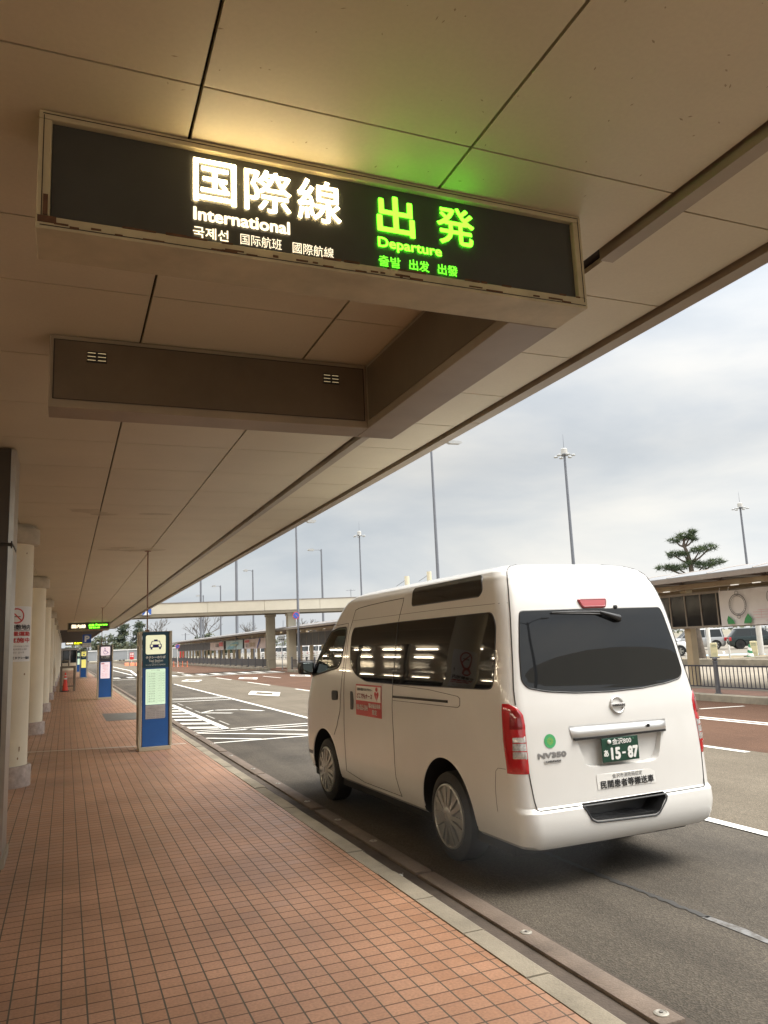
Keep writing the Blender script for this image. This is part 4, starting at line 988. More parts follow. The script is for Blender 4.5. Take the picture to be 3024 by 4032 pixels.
flat(mb, [(hx+.030*math.cos(a_), 1.262+.021*math.sin(a_)) for a_ in [2*PI*i/18 for i in range(18)]], SM, .0065)
heart = [(0, -.05), (.035, -.015), (.055, .012), (.05, .032), (.028, .038), (.008, .028), (0, .018), (-.008, .028), (-.028, .038), (-.05, .032), (-.055, .012), (-.035, -.015)]
heart = [(hx+a_, hz+b_-.003) for a_, b_ in heart]; mb.add([SM(hx, hz, .0066)]+[SM(a_, b_, .0066) for a_, b_ in heart], [(0, 1+i, 1+(i+1) % 12) for i in range(12)]); mb.build('heart_mark', mat('sticker_red2', (.52, .05, .05), .4, 0), st)
mb = MB(); bar2(mb, (hx, 1.208), (hx, 1.158), .012, SM, .009); text(mb, '福祉輸送車両', (2.635, 1.082, 2.345, 1.128), SM, .005, .0012); text(mb, '限定', (2.545, 1.02, 2.43, 1.07), SM, .005, .0012); text(mb, '090-8263-2044', (2.945, 1.05, 2.655, 1.105), SM, .005, .0008); mb.build('white_letters', mat('sticker_white2', (.70, .62, .58), .4, 0), st)
for s in (-1, 1):
    mb = MB(); mb.rbox(s*.855 if s > 0 else -1.03, 1.03 if s > 0 else -.855, 4.30, 4.46, 1.372, 1.525, .035); mb.tube([(s*.80, 4.45, 1.40), (s*.90, 4.42, 1.395)], .035, 10)
    mi = mb.build('door_mirror', VBLK, van, 40)
    MB().rbox(s*.945-.06, s*.945+.06, 4.294, 4.302, 1.395, 1.505, .003).build('mirror_glass', mat('mirror_glass', (.35, .40, .38), .03, 0, metal=1), mi)
mb = MB(); mb.rbox(-.70, .70, 4.0, 4.55, 1.30, 1.42, .04); mb.build('dashboard', VBLK, van)
mb = MB(); mb.rbox(.15, .65, 3.35, 3.5, 1.30, 1.60, .05); mb.rbox(.28, .52, 3.36, 3.46, 1.61, 1.76, .04); mb.build('driver_seat', mat('seat_grey', (.06, .06, .06), .8, .1), van, 40)
mb = MB(); mb.rbox(-.65, -.15, 3.33, 3.42, 1.30, 1.56, .05); mb.build('passenger_seat', mat('seat_grey', (.06, .06, .06), .8, .1), van, 40)
mb = MB(); P = [(.4+.19*math.cos(2*PI*i/24), 3.92+.05*math.sin(2*PI*i/24), 1.50+.17*math.sin(2*PI*i/24)) for i in range(24)]; mb.tube(P+[P[0]], .016, 8, False); mb.build('steering_wheel', VBLK, van, 50)
van.location = (VOFF[0], VOFF[1], 0); van.rotation_euler = (0, 0, VOFF[2])

# ================================================================ the island across the road
BRICK = mat('island_paving', (.30, .17, .12), .8, .15, 2, speck=.15, speckscale=25)
struct('island_footway', MB().box(15.72, 20.6, -40, 53.4, -.04, .15).box(15.72, 20.6, 58.6, 170, -.04, .15), CONC2)
struct('island', MB().box(14.42, 15.7, -40, 53.4, -.04, .15).box(14.42, 15.7, 58.6, 170, -.04, .15).box(14.7, 20.6, 53.4, 58.6, -.04, .06), BRICK)
mb = MB(); rnd = random.Random(9)
for y0, y1 in ((-39, 53.2), (58.8, 150)):
    y = y0
    while y < y1:
        dz = rnd.uniform(-.004, .004)
        mb.prism([(14.22, -.04), (14.24, .15+dz), (14.27, .17+dz), (14.43, .17+dz), (14.43, -.04)], lambda p: (p[0], y, p[1]), lambda p: (p[0], min(y+.99, y1), p[1])); y += 1.0
struct('island_kerb', mb, CONC, 30)
struct('service_road', MB().sheet(20.6, 27, -60, 170, .012), CONC2)
struct('parking_lot', MB().sheet(27, 160, -80, 175, .016), mat('parking_concrete', (.185, .163, .13), .85, .15, .5, .2, 40))
struct('blue_bay_paint', MB().quad((36.9, 38.6, .03), (39.4, 35.6, .03), (41.2, 37.6, .03), (38.6, 40.6, .03)), paint_material('blue_paint', (.32, .50, .60), (.28, .26, .23), .5))
mb = MB()
for k in range(9): line(mb, 37+1.9*k*.7, 44.5-1.9*k*.7+.0, 40.6+1.9*k*.7, 48.1-1.9*k*.7, .12)
for p in range(len(mb.v)): mb.v[p] = (mb.v[p][0], mb.v[p][1], .026)
struct('bay_markings', mb, PAINT)
# raised planting strip with stone edging
tag(MB().rbox(27.2, 27.55, -10, 30.0, .0, .34, .02).rbox(27.56, 32.3, 27.4, 27.7, .0, .34, .02).build('planter_edging', CONC), 'low stone edging of the planting strip beyond the railing', 'edging')
struct('planting_soil', MB().box(27.56, 35.5, 27.71, 34.5, .0, .16), mat('dry_soil', (.20, .155, .09), .95, .3, 3, .5, 20))

# ---- railings
RAILM = mat('railing_grey', (.13, .135, .15), .42, .12, 6, metal=.3)
def railing(y0, y1, lab, pitch, bars=True, ballpost=True):
    t = thing('railing', lab, 'railing', (14.6, y0, .15))
    n_ = max(1, round((y1-y0)/pitch)); pitch = (y1-y0)/n_
    for k in range(n_+1):
        y = y0+pitch*k
        MB().lathe((14.6, y, .15), [(.085, 0), (.085, .02), (.058, .025), (.055, .74), (.066, .745), (.066, .775), (.035, .78), (.035, .785), (.055, .80), (.062, .825), (.05, .855), (0, .87)], 16).build('post', RAILM, t, 40)
    for k in range(n_):
        a_, b_ = y0+pitch*k+.06, y0+pitch*(k+1)-.06
        mb = MB(); mb.box(14.58, 14.62, a_, b_, .79, .825); mb.box(14.585, 14.615, a_, b_, .30, .325)
        if bars:
            m_ = int((b_-a_)/.123)
            for i in range(1, m_+1): y = a_+(b_-a_)*i/(m_+1); mb.box(14.592, 14.608, y-.008, y+.008, .324, .791)
        mb.build('barred_panel', mat('bar_navy', (.045, .045, .06), .45, .1), t)
    return t
railing(6.35, 23.15, 'grey barred railing on the island kerb behind the van, ball-topped posts', 1.68)
RAILM2 = RAILM
t = railing(46.1, 53.3, 'grey barred railing on the island just right of the crossing gap', 1.8)
MESHP = mat('mesh_grey', (.075, .075, .08), .6, .15, 5)
t = thing('railing', 'long low dark railing with grey panels on the far island', 'railing', (14.6, 59.3, .15))
for k in range(24):
    y = 59.35+2.66*k
    MB().lathe((14.6, y, .15), [(.085, 0), (.085, .02), (.07, .025), (.065, .78), (.075, .785), (.03, .80), (.045, .83), (0, .87)], 12).build('post', RAILM, t, 40)
    if k < 23: MB().box(14.585, 14.615, y+.08, y+2.58, .28, .30).box(14.58, 14.62, y+.08, y+2.58, .80, .84).box(14.592, 14.608, y+.08, y+2.58, .30, .80).build('infill_panel', MESHP, t)
    if k < 14: tag(MB().rbox(14.45, 14.95, y+.5, y+1.9, .15, .24, .02).build('concrete_block', CONC2, org=(14.7, y+1.2, .15)), '%s pale concrete block under the far railing' % (ORD[k] if k < 12 else ('thirteenth nearest', 'fourteenth nearest')[k-12]), 'block', 'concrete blocks under the far railing')

# ---- covered walkway
ROOFM = mat('walkway_roof', (.24, .245, .255), .5, .08, 1.5, metal=.2)
BEAM = mat('walkway_beam', (.44, .355, .235), .5, .1, 2)
EAVE = mat('eave_trim', (.235, .20, .175), .5, .1, 3)
SCRG = mat('smoked_screen', (.018, .018, .020), .12, 0, spec=.2)
SCRF = mat('screen_frame', (.26, .225, .19), .5, .1, 3)
SLAT = mat('slat_grey', (.065, .065, .07), .55, .2, 4, streak=.2)
def roofz(x): return 3.05+.24*(1-((x-17.2)/2.05)**2)
def shelter(y0, y1, lab, posts, screens, ribs=1.45):
    t = thing('covered_walkway', lab, 'walkway', (17, y0, .15), 'covered walkways on the island')
    mb = MB(); n_ = 14
    xs = [15.15+4.1*i/n_ for i in range(n_+1)]
    vs = [(x, y, roofz(x)+dz) for y in (y0, y1) for dz in (0, .05) for x in xs]; m_ = n_+1
    fs = [(i, i+1, 2*m_+i+1, 2*m_+i) for i in range(n_)]+[(m_+i, 3*m_+i, 3*m_+i+1, m_+i+1) for i in range(n_)]
    fs += [(i, m_+i, m_+i+1, i+1) for i in range(n_)]+[(2*m_+i, 2*m_+i+1, 3*m_+i+1, 3*m_+i) for i in range(n_)]+[(0, 2*m_, 3*m_, m_), (n_, m_+n_, 3*m_+n_, 2*m_+n_)]
    mb.add(vs, fs); r_ = mb.build('roof', ROOFM, t, 30)
    mb = MB(); y = y0+.3
    while y < y1:
        mb.tube([(x, y, roofz(x)+.055) for x in xs], .016, 5); y += ribs
    mb.build('roof_seams', EAVE, r_)
    MB().box(15.08, 15.20, y0-.02, y1+.02, 2.955, 3.075).box(19.2, 19.32, y0-.02, y1+.02, 2.955, 3.075).build('eave_gutter', EAVE, t)
    MB().box(16.12, 16.28, y0+.05, y1-.05, 2.815, 2.955).box(18.3, 18.46, y0+.05, y1-.05, 2.815, 2.955).build('longitudinal_beam', BEAM, t)
    mb = MB(); y = y0+.4
    while y < y1-.3:
        mb.box(15.2, 19.2, y-.03, y+.03, 2.965, 3.03); mb.box(16.16, 16.24, y-.09, y+.09, 2.956, 3.2); y += 1.42
    mb.build('rafters', EAVE, t)
    mb = MB()
    mb.box(15.3, 19.1, y0+.1, y1-.1, 3.035, 3.05); mb.build('soffit', mat('dark_soffit', (.10, .085, .07), .7, .15, 2), t)
    for y in posts:
        if y0 < y < y1 and abs(y-14.51) > .2:
            MB().rbox(16.3, 16.52, y-.12, y+.12, .15, 2.814, .015).build('post', BEAM, t)
    for (a_, b_, kind, step) in screens:
        mb = MB(); mg = MB()
        mb.box(16.17, 16.23, a_, b_, 2.645, 2.71); mb.box(16.17, 16.23, a_, b_, 1.73, 1.79); k_ = max(1, round((b_-a_)/step)); w_ = (b_-a_)/k_
        for i in range(k_+1): mb.box(16.172, 16.228, a_+w_*i-.02, a_+w_*i+.02, 1.79, 2.645)
        mb.build('screen_frame', SCRF if kind == 'glass' else EAVE, t)
        if kind == 'glass': mg.box(16.195, 16.205, a_, b_, 1.79, 2.645); mg.build('smoked_screen', SCRG, t)
        else:
            y = a_+.02
            while y < b_-.02: mg.box(16.19, 16.205+.012*rnd.random(), y, y+.14, 1.79, 2.645); y += .15
            mg.build('slatted_screen', SLAT, t)
    for y in (17.75, 15.25, 14.55, 50.2, 53.4, 56.1):
        if y0 < y < y1: MB().rbox(16.0, 16.08, y-.11, y+.11, 2.79, 2.81, .008).build('tube_light', mat('small_tube', (.9, .9, .85), .5, 0, em=(1, .96, .85), es=.28), t)
    return t
shelter(-30.0, 59.6, 'covered walkway with smoked screens behind the van, right of the crossing gap', [17.37+2.86*k for k in range(-16, 15)],
        [(-24, 4.2, 'slat', 1.5), (4.3, 18.4, 'glass', .58), (18.5, 20.3, 'glass', .6), (24, 59.4, 'slat', 1.5)])
shelter(62.2, 126, 'far covered walkway with banners, left of the crossing gap', [65.6+2.86*k for k in range(21)], [(64.8, 126, 'slat', 3.)], 2.9)
# banners
BANW = mat('banner_white', (.66, .64, .65), .6, .03, 3)
bt = thing('banner', 'white banner hung over the walkway screens at the right edge', 'banner', (16.1, 14.0, 1.75), 'banners on the covered walkways')
def wavy(x, y0, y1, z0, z1, amp=.012, n_=40, m_=10):
    vs = []
    for j in range(m_+1):
        for i in range(n_+1):
            y = y0+(y1-y0)*i/n_; z = z0+(z1-z0)*j/m_
            vs.append((x-amp*math.sin(y*3.1+z*2)-amp*.7*math.sin(y*7.3-z*3.1), y, z-.018*math.sin(PI*i/n_*5)**2*(1 if j == m_ else 0)))
    return MB().add(vs, [(j*(n_+1)+i, j*(n_+1)+i+1, (j+1)*(n_+1)+i+1, (j+1)*(n_+1)+i) for j in range(m_) for i in range(n_)])
wavy(16.09, 15.87, 9.5, 1.755, 2.68).build('cloth', BANW, bt, 60)
PR = pYZ(16.03)
LINEP = mat('print_pink', (.62, .38, .42), .6, 0); LGREEN = mat('print_green', (.05, .28, .10), .6, .05); LGREY = mat('print_grey', (.14, .14, .15), .6, 0)
mb = MB()   # a plain line drawing of a train
for a_, b_ in (((14.75, 1.93), (13.7, 1.93)), ((14.75, 2.0), (13.75, 2.0)), ((14.75, 2.07), (13.9, 2.07)), ((14.6, 2.12), (13.98, 2.12)), ((13.98, 2.12), (13.7, 2.0)), ((13.7, 2.0), (13.7, 1.93)), ((14.5, 1.93), (14.5, 2.12)), ((14.3, 1.85), (14.3, 2.12)), ((14.1, 1.93), (14.1, 2.12)), ((14.4, 1.85), (14.15, 1.85))): bar2(mb, a_, b_, .010, PR, .0)
mb.build('train_line_drawing', LINEP, bt)
mb = MB()   # generic ring ornament and leaf shapes in place of the printed figure
ring2(mb, 15.22, 2.28, .265, .285, PR, 0, 40); ring2(mb, 15.22, 2.28, .225, .235, PR, 0, 40)
for k in range(28): a_ = 2*PI*k/28; bar2(mb, (15.22+.235*math.cos(a_), 2.28+.235*math.sin(a_)), (15.22+.265*math.cos(a_), 2.28+.265*math.sin(a_)), .008, PR, .0)
ring2(mb, 14.12, 2.42, .165, .18, PR, 0, 36); ring2(mb, 14.12, 2.42, .135, .142, PR, 0, 36)
ring2(mb, 15.22, 2.58, .05, .062, PR, -.001, 20); ring2(mb, 15.22, 1.98, .05, .062, PR, -.001, 20)
mb.build('ring_ornament', LGREY, bt)
mb = MB(); flat(mb, [(15.6, 1.80), (15.36, 1.80), (15.42, 1.90), (15.56, 2.02), (15.62, 1.90)], PR, 0); flat(mb, [(14.84, 1.80), (15.08, 1.80), (15.03, 1.92), (14.92, 2.05), (14.81, 1.92)], PR, 0); mb.build('leaf_shapes', LGREEN, bt)
for y in (15.8, 15.5, 13.2): MB().tube([(16.05, y, 2.66), (16.13, y+.05, 2.76)], .012, 6).build('tie', WHITE, bt)
BB = mat('banner_blue', (.20, .42, .52), .6, .2, 1.5); BP = mat('banner_pink', (.60, .50, .49), .6, .12, 1.2)
YEL = mat('print_yellow', (.62, .55, .12), .6, 0); TAN = mat('print_tan', (.40, .30, .18), .6, .1); INDIGO = mat('print_indigo', (.08, .10, .32), .6, 0)
P6 = pYZ(16.02)
def far_banner(a_, b_, m, lab):
    t = thing('banner', lab, 'banner', (16.1, (a_+b_)/2, 1.68), 'banners on the covered walkways'); wavy(16.08, a_, b_, 1.68, 2.60, .01).build('cloth', m, t, 60); return t
b1 = far_banner(95.5, 86.7, BP, 'pale pink banner, leftmost of three on the far walkway')
mb = MB(); flat(mb, [(89.4, 2.1), (87.0, 2.1), (87.0, 2.52), (89.4, 2.52)], P6, 0); mb.build('red_block', RED, b1)
mb = MB(); text(mb, '北陸', (91.6, 2.02, 89.6, 2.4), P6, 0, .02); mb.build('print', GREYINK, b1)
b2 = far_banner(85.4, 76.7, mat('banner_teal', (.42, .56, .60), .6, .08, 1), 'blue banner, middle one of three on the far walkway')
mb = MB(); flat(mb, [(84.8, 1.78), (82.5, 2.25), (81.0, 2.38), (79.0, 2.45), (78.4, 2.3), (80.2, 1.95), (82, 1.75)], P6, 0); mb.build('blue_shape', BB, b2)
mb = MB(); text(mb, 'ようこそ', (82.6, 2.02, 79.4, 2.22), P6, .004, .02); mb.build('print', YEL, b2)
b3 = far_banner(75.9, 67.2, BP, 'pale banner with indigo stripe, rightmost of three on the far walkway')
mb = MB(); flat(mb, [(75.5, 2.28), (73.6, 2.28), (73.6, 2.5), (75.5, 2.5)], P6, 0); mb.build('red_block', RED, b3)
mb = MB(); text(mb, '石川', (75.2, 1.85, 73.9, 2.12), P6, 0, .02); mb.build('print', GREYINK, b3)
mb = MB(); text(mb, '加賀の旅', (73.5, 1.86, 71.2, 2.28), P6, 0, .02); mb.build('large_print', TAN, b3)
mb = MB(); flat(mb, [(70.4, 1.74), (70.1, 1.74), (69.2, 2.3), (69.0, 2.56), (69.35, 2.56), (69.8, 2.2)], P6, 0); mb.build('indigo_stripe', INDIGO, b3)

# ---- footbridge
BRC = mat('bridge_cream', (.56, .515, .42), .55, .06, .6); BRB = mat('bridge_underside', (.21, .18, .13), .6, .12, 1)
def bx(x): return 58.9-.21*(x-6.2)
def bridge(lab, dx=0, dy=0, x0=1.5, x1=34):
    t = thing('footbridge', lab, 'footbridge', (dx+14, dy+57, 0))
    def slab(a_, b_, f0, f1, z0, z1, nm, m):
        mb = MB(); mb.prism([(a_, bx(a_)+f0), (b_, bx(b_)+f0), (b_, bx(b_)+f1), (a_, bx(a_)+f1)], lambda p: (p[0]+dx, p[1]+dy, z0), lambda p: (p[0]+dx, p[1]+dy, z1)); return mb.build(nm, m, t)
    xs = [x0+(x1-x0)*i/8 for i in range(9)]
    for a_, b_ in zip(xs, xs[1:]): slab(a_+.012, b_-.012, 0, .12, 4.46, 5.20, 'fascia_panel', BRC)
    slab(x0, x1, -.03, .16, 5.203, 5.25, 'coping', EAVE)
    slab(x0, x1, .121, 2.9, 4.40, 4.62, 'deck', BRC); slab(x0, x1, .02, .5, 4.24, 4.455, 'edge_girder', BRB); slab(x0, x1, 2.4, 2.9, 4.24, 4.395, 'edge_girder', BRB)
    slab(x0, x1, 2.901, 3.0, 4.42, 5.2, 'far_fascia', BRC)
    return t
fb = bridge('cream footbridge crossing high over the road, ahead of the van')
def pier(x, y, w_, lab, m, ztop):
    t = thing('bridge_pier', lab, 'pier', (x, y, 0), 'piers of the footbridge')
    MB().rbox(x-w_/2, x+w_/2, y-w_/2, y+w_/2, .0, .75, .03).build('foot', m, t); MB().rbox(x-w_/2, x+w_/2, y-w_/2, y+w_/2, .756, ztop-.2, .03).build('shaft', m, t)
    MB().rbox(x-w_/2-.06, x+w_/2+.06, y-w_/2-.06, y+w_/2+.06, ztop-.195, ztop, .02).build('cap', m, t)
pier(14.62, 59.4, .62, 'darker square pier under the footbridge, left of the pair', mat('pier_cream_shaded', (.30, .265, .20), .6, .12, 1.2), 4.235)  # same cream as its pair; shade under the deck is put into this colour
pier(15.85, 57.9, .62, 'paler square pier under the footbridge, right of the pair', mat('pier_cream', (.52, .475, .375), .6, .08, 1.2), 4.235)
rt = thing('elevated_ramp', 'curved elevated road ramp behind the camera, mirrored in the van rear window', 'ramp', (17.5, -15.3, 0))
prev = None; c0 = Vector((18.5, -16.5)); d0 = Vector((.8, .55))
for k in range(-12, 13):
    t_ = k*2.4; p = c0+d0*t_+Vector((.55, -.8))*(t_*t_*.012); z = 8.0-.0075*t_*t_
    if prev:
        q, zq = prev; n_ = (p-q).normalized(); n_ = Vector((n_.y, -n_.x))*3.2
        mb = MB(); mb.add([(q.x, q.y, zq), (p.x, p.y, z), (p.x+n_.x, p.y+n_.y, z), (q.x+n_.x, q.y+n_.y, zq), (q.x, q.y, zq-1.25), (p.x, p.y, z-1.25), (p.x+n_.x, p.y+n_.y, z-1.25), (q.x+n_.x, q.y+n_.y, zq-1.25)], [(0, 1, 2, 3), (7, 6, 5, 4), (0, 4, 5, 1), (1, 5, 6, 2), (2, 6, 7, 3), (3, 7, 4, 0)]); mb.build('deck_span', BRC, rt)
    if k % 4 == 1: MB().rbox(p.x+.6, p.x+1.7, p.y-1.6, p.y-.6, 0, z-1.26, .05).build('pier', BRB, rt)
    prev = (p, z)
t = thing('crossing_sign', 'small blue pedestrian crossing sign on the footbridge', 'sign', (5.4, bx(5.4)-.1, 4.4))
yy = bx(5.4)-.1
MB().rbox(5.08, 5.70, yy-.03, yy, 4.40, 4.86, .01).build('plate', BLUE, t)
mb = MB(); flat(mb, [(5.2, 4.45), (5.58, 4.45), (5.39, 4.80)], pXZ(yy-.03), .003); flat(mb, [(5.75-.06, 4.44), (5.12, 4.44), (5.12, 4.41), (5.69, 4.41)], pXZ(yy-.03), .003); mb.build('symbol', WHITE, t)
MB().box(5.3, 5.34, yy+.002, yy+.14, 4.5, 4.8).build('bracket', POLEG, t)

# ---- round signs and plates
def round_sign(x, y, z, r_, lab, polez0, polex, polem, slash=True, pole=True):
    t = thing('no_parking_sign', lab, 'sign', (x, y, z), 'round no parking signs')
    MB().lathe((x, y, z), [(r_, .02), (r_, 0), (0, 0)], 32, 'y').build('disc', RED, t)
    MB().lathe((x, y-.004, z), [(r_*.84, .003), (r_*.84, 0), (0, 0)], 32, 'y').build('blue_centre', BLUE, t)
    mb = MB(); bar2(mb, (x-r_*.62, z+r_*.62), (x+r_*.62, z-r_*.62), r_*.1, pXZ(y-.006), .002); mb.build('slash', RED, t)
    if pole: MB().tube([(polex, y+.07, polez0), (polex, y+.07, z+r_)], .04, 10).build('pole', polem, t, 40)
    else: MB().box(x, polex, y+.022, y+.05, z-.02, z+.02).build('bracket', POLEG, t)
round_sign(14.83, 52.8, 3.84, .255, 'round no parking sign clamped to the grey pole by the crossing gap', 0, 15.06, POLEG, pole=False)
round_sign(11.74, 91.5, 2.29, .25, 'round no parking sign on a thin white pole on the far road edge', 0, 11.76, mat('pole_white', (.62, .61, .58), .5, .08))
t = thing('direction_plate', 'small grey lettered plate on a pole in the crossing gap', 'sign', (14.58, 56, .06))
MB().tube([(14.62, 56, .06), (14.62, 56, 2.5)], .03, 8).build('pole', POLEG, t, 40)
MB().rbox(14.32, 14.82, 55.93, 55.965, 2.12, 2.56, .008).build('plate', mat('plate_grey', (.33, .34, .33), .5, .05), t)
mb = MB(); text(mb, 'タクシー', (14.36, 2.38, 14.78, 2.48), pXZ(55.93), .003, .004); text(mb, '降車場', (14.36, 2.2, 14.78, 2.31), pXZ(55.93), .003, .004); mb.build('print', BLACK, t)

# ---- lamps and masts
POLE = mat('galvanised_pole', (.17, .18, .205), .45, .08, 1, metal=.2)
LAMPH = mat('lamp_head', (.36, .365, .36), .45, .05)
def street_lamp(x, y, h, arm, lab, r_=.12, z0=0):
    t = thing('street_lamp', lab, 'street lamp', (x, y, z0), 'street lamps across the road')
    MB().tube([(x, y, z0), (x, y, h)], [r_, r_*.55], 12).build('pole', POLE, t, 40)
    s = 1 if arm > 0 else -1
    MB().tube([(x, y, h-.25), (x+s*.2, y, h-.05), (x+arm*.62, y, h-.06)], .035, 8).build('arm', POLE, t, 40)
    mb = MB(); a_ = x+arm*.5; b_ = x+arm; mb.prism([(a_, h-.06), (a_+(b_-a_)*.3, h+.06), (b_-(b_-a_)*.1, h+.02), (b_, h-.06), (b_-(b_-a_)*.15, h-.15), (a_+(b_-a_)*.2, h-.17)], lambda p: (p[0], y-.16, p[1]), lambda p: (p[0], y+.16, p[1])); mb.build('lamp_head', LAMPH, t)
    return t
street_lamp(21.66, 44, 14.55, 2.25, 'tall street lamp just left of the van roof, arm to the right', .125)
street_lamp(15.05, 53.05, 10.62, 1.5, 'street lamp by the crossing gap, passing the footbridge', .11, .15)
street_lamp(23.87, 75, 11.35, -1.45, 'street lamp left of the pale mast, arm to the left', .14)
street_lamp(19.03, 85, 10.3, -1.05, 'third street lamp from the right with left-pointing arm', .13)
street_lamp(17.28, 95, 9.42, -1.05, 'street lamp over the banners, arm to the left', .13)
street_lamp(19.22, 120, 10.0, -1.1, 'farthest street lamp, arm to the left, beside a taller pole', .14)
for x, y, h, r_, lab in ((16.2, 80, 13.5, .17, 'plain grey pole rising past the banners behind the canopy edge'), (18.84, 120, 15, .20, 'plain grey pole at far left by the farthest lamp'), (34.2, 130, 6.2, .06, 'thin grey pole under the footbridge by the bare trees'), (23.6, 150, 6.9, .07, 'thin grey pole under the footbridge left of the bare tree')):
    tag(MB().tube([(x, y, 0), (x, y, h)], [r_, r_*.7], 10).build('pole', POLE, None, 40, org=(x, y, 0)), lab, 'pole', 'plain poles across the road')
lt = thing('street_lamp', 'two-armed street lamp behind the camera, mirrored in the van rear window', 'street lamp', (13.4, -11.5, 0), 'street lamps across the road')
MB().tube([(13.4, -11.5, 0), (13.4, -11.5, 8.2)], [.12, .07], 12).build('pole', POLE, lt, 40)
for s_ in (-1, 1):
    MB().tube([(13.4, -11.5, 8.0), (13.4+s_*.35, -11.5+s_*.25, 8.3), (13.4+s_*.7, -11.5+s_*.5, 8.42)], .04, 8).build('arm', POLE, lt, 40); MB().rbox(13.4+s_*.9-.25, 13.4+s_*.9+.25, -11.5+s_*.65-.2, -11.5+s_*.65+.2, 8.34, 8.52, .05).build('lamp_head', LAMPH, lt)
def mast(x, y, h, lab, k=1., kp=.62):
    t = thing('light_mast', lab, 'light mast', (x, y, 0), 'tall light masts in the car park')
    MB().tube([(x, y, 0), (x, y, h)], [.27*kp, .155*kp], 16).build('shaft', POLE, t, 40)
    MB().lathe((x, y, h), [(.30*k, 0), (.34*k, .08), (.34*k, .12), (0, .12)], 16).build('head_ring', POLE, t, 40)
    MB().lathe((x, y, h+.13), [(.28*k, 0), (.27*k, .42), (.22*k, .47), (0, .49)], 18).build('head_cover', mat('mast_cover', (.50, .49, .46), .5, .04), t, 40)
    for i in range(6):
        a_ = 2*PI*i/6+.3; c_, s_ = math.cos(a_), math.sin(a_)
        mb = MB(); mb.tube([(x+c_*.3*k, y+s_*.3*k, h+.06), (x+c_*.6*k, y+s_*.6*k, h+.04)], .04*k, 6); mb.lathe((x+c_*.75*k, y+s_*.75*k, h-.02), [(.17*k, -.07), (.18*k, 0), (.10*k, .07), (0, .08)], 12); mb.build('floodlight', LAMPH, t, 40)
    MB().tube([(x, y, h+.7), (x, y, h+1.85)], [.022*k, .008*k], 6).build('lightning_rod', POLE, t)
    return t
mast(37.8, 52, 16.3, 'tall light mast above the van roof, nearest of the three', .95)
mast(33.68, 90, 15.0, 'thin far light mast left of the van', .9, .52)
mast(67.33, 62, 14.4, 'light mast at the right, beyond the pine', .95)
for x, h, lab in ((19.95, 5.80, 'left one of two cream stub posts above the van roof'), (21.52, 6.09, 'right one of two cream stub posts above the van roof')):
    t = thing('cream_post', lab, 'post', (x, 45, .15), 'cream posts behind the van')
    MB().tube([(x, 45, .15), (x, 45, h)], .15, 16).build('post', CREAM, t, 40)
    MB().tube([(x, 45, h-.18), (x-.75, 45, h-.62)], .012, 5).build('cable', DARK, t)
t = thing('antenna', 'small television antenna on a mast beyond the footbridge', 'antenna', (28.7, 80, 0))
MB().tube([(28.7, 80, 0), (28.7, 80, 7.6)], .03, 8).build('mast_pole', POLE, t, 40)
mb = MB(); mb.tube([(28.2, 80, 7.5), (29.2, 80, 7.5)], .02, 5)
for k in range(5): mb.tube([(28.25+.22*k, 79.7, 7.52), (28.25+.22*k, 80.3, 7.52)], .012, 5)
mb.tube([(28.7, 80, 7.2), (28.7, 80, 7.5)], .02, 5); mb.build('aerial', POLE, t)

# ---- car park furniture
t = thing('traffic_cone', 'green and white striped cone at the car park edge', 'cone', (31.0, 29, .16))
MB().rbox(30.72, 31.28, 28.72, 29.28, .16, .20, .015).build('foot', mat('cone_foot_dark', (.03, .04, .035), .7, .1), t)
CG = mat('cone_green', (.03, .20, .08), .5, .1)
for k in range(5):
    z0, z1 = .20+.135*k, .20+.135*(k+1); r0, r1 = .185-.16*(z0-.2)/.7, .185-.16*(z1-.2)/.7
    mb = MB(); n_ = 20; vs = [(31+r0*math.cos(2*PI*i/n_), 29+r0*math.sin(2*PI*i/n_), z0+.04*math.sin(2*PI*i/n_)*(k > 0)) for i in range(n_)]+[(31+r1*math.cos(2*PI*i/n_), 29+r1*math.sin(2*PI*i/n_), z1+.04*math.sin(2*PI*i/n_)*(k < 4)) for i in range(n_)]
    mb.add(vs, [(i, (i+1) % n_, n_+(i+1) % n_, n_+i) for i in range(n_)]); mb.build('stripe', CG if k % 2 == 0 else WHITE, t, 60)
NB = mat('board_cream', (.62, .57, .36), .5, .06, 6)
def board(x, y, h, lab, label_m=True):
    t = thing('notice_board', lab, 'notice board', (x, y, .12), 'cream standing notice boards')
    d = Matrix.Rotation(R(-44), 4, 'Z')
    mb = MB().rbox(-.17, .17, -.06, .06, 0, h, .03); mb.v = [tuple(d @ Vector(p)+Vector((x, y, .12))) for p in mb.v]; mb.build('board', NB, t)
    mb = MB().rbox(-.24, .24, -.16, .16, -.0, .10, .03); mb.v = [tuple(d @ Vector(p)+Vector((x, y, .12))) for p in mb.v]; mb.build('foot', mat('board_foot', (.05, .055, .06), .6, .1), t)
    F = lambda u, v, o: tuple(d @ Vector((u, -.06-o, v))+Vector((x, y, .12)))
    mb = MB(); text(mb, '駐車場', (-.10, h-.16, .10, h-.10), F, .003, .003); text(mb, '事前精算', (-.12, h-.24, .12, h-.18), F, .003)
    for k in range(3): bar2(mb, (-.1, .30-.05*k), (.1, .30-.05*k), .012, F, .003)
    mb.build('print', INKG, t); return t
board(31.9, 32.2, .84, 'cream standing notice board left of the white bollard, tied to a post')
board(32.95, 30.55, .86, 'cream standing notice board right of the striped cone')
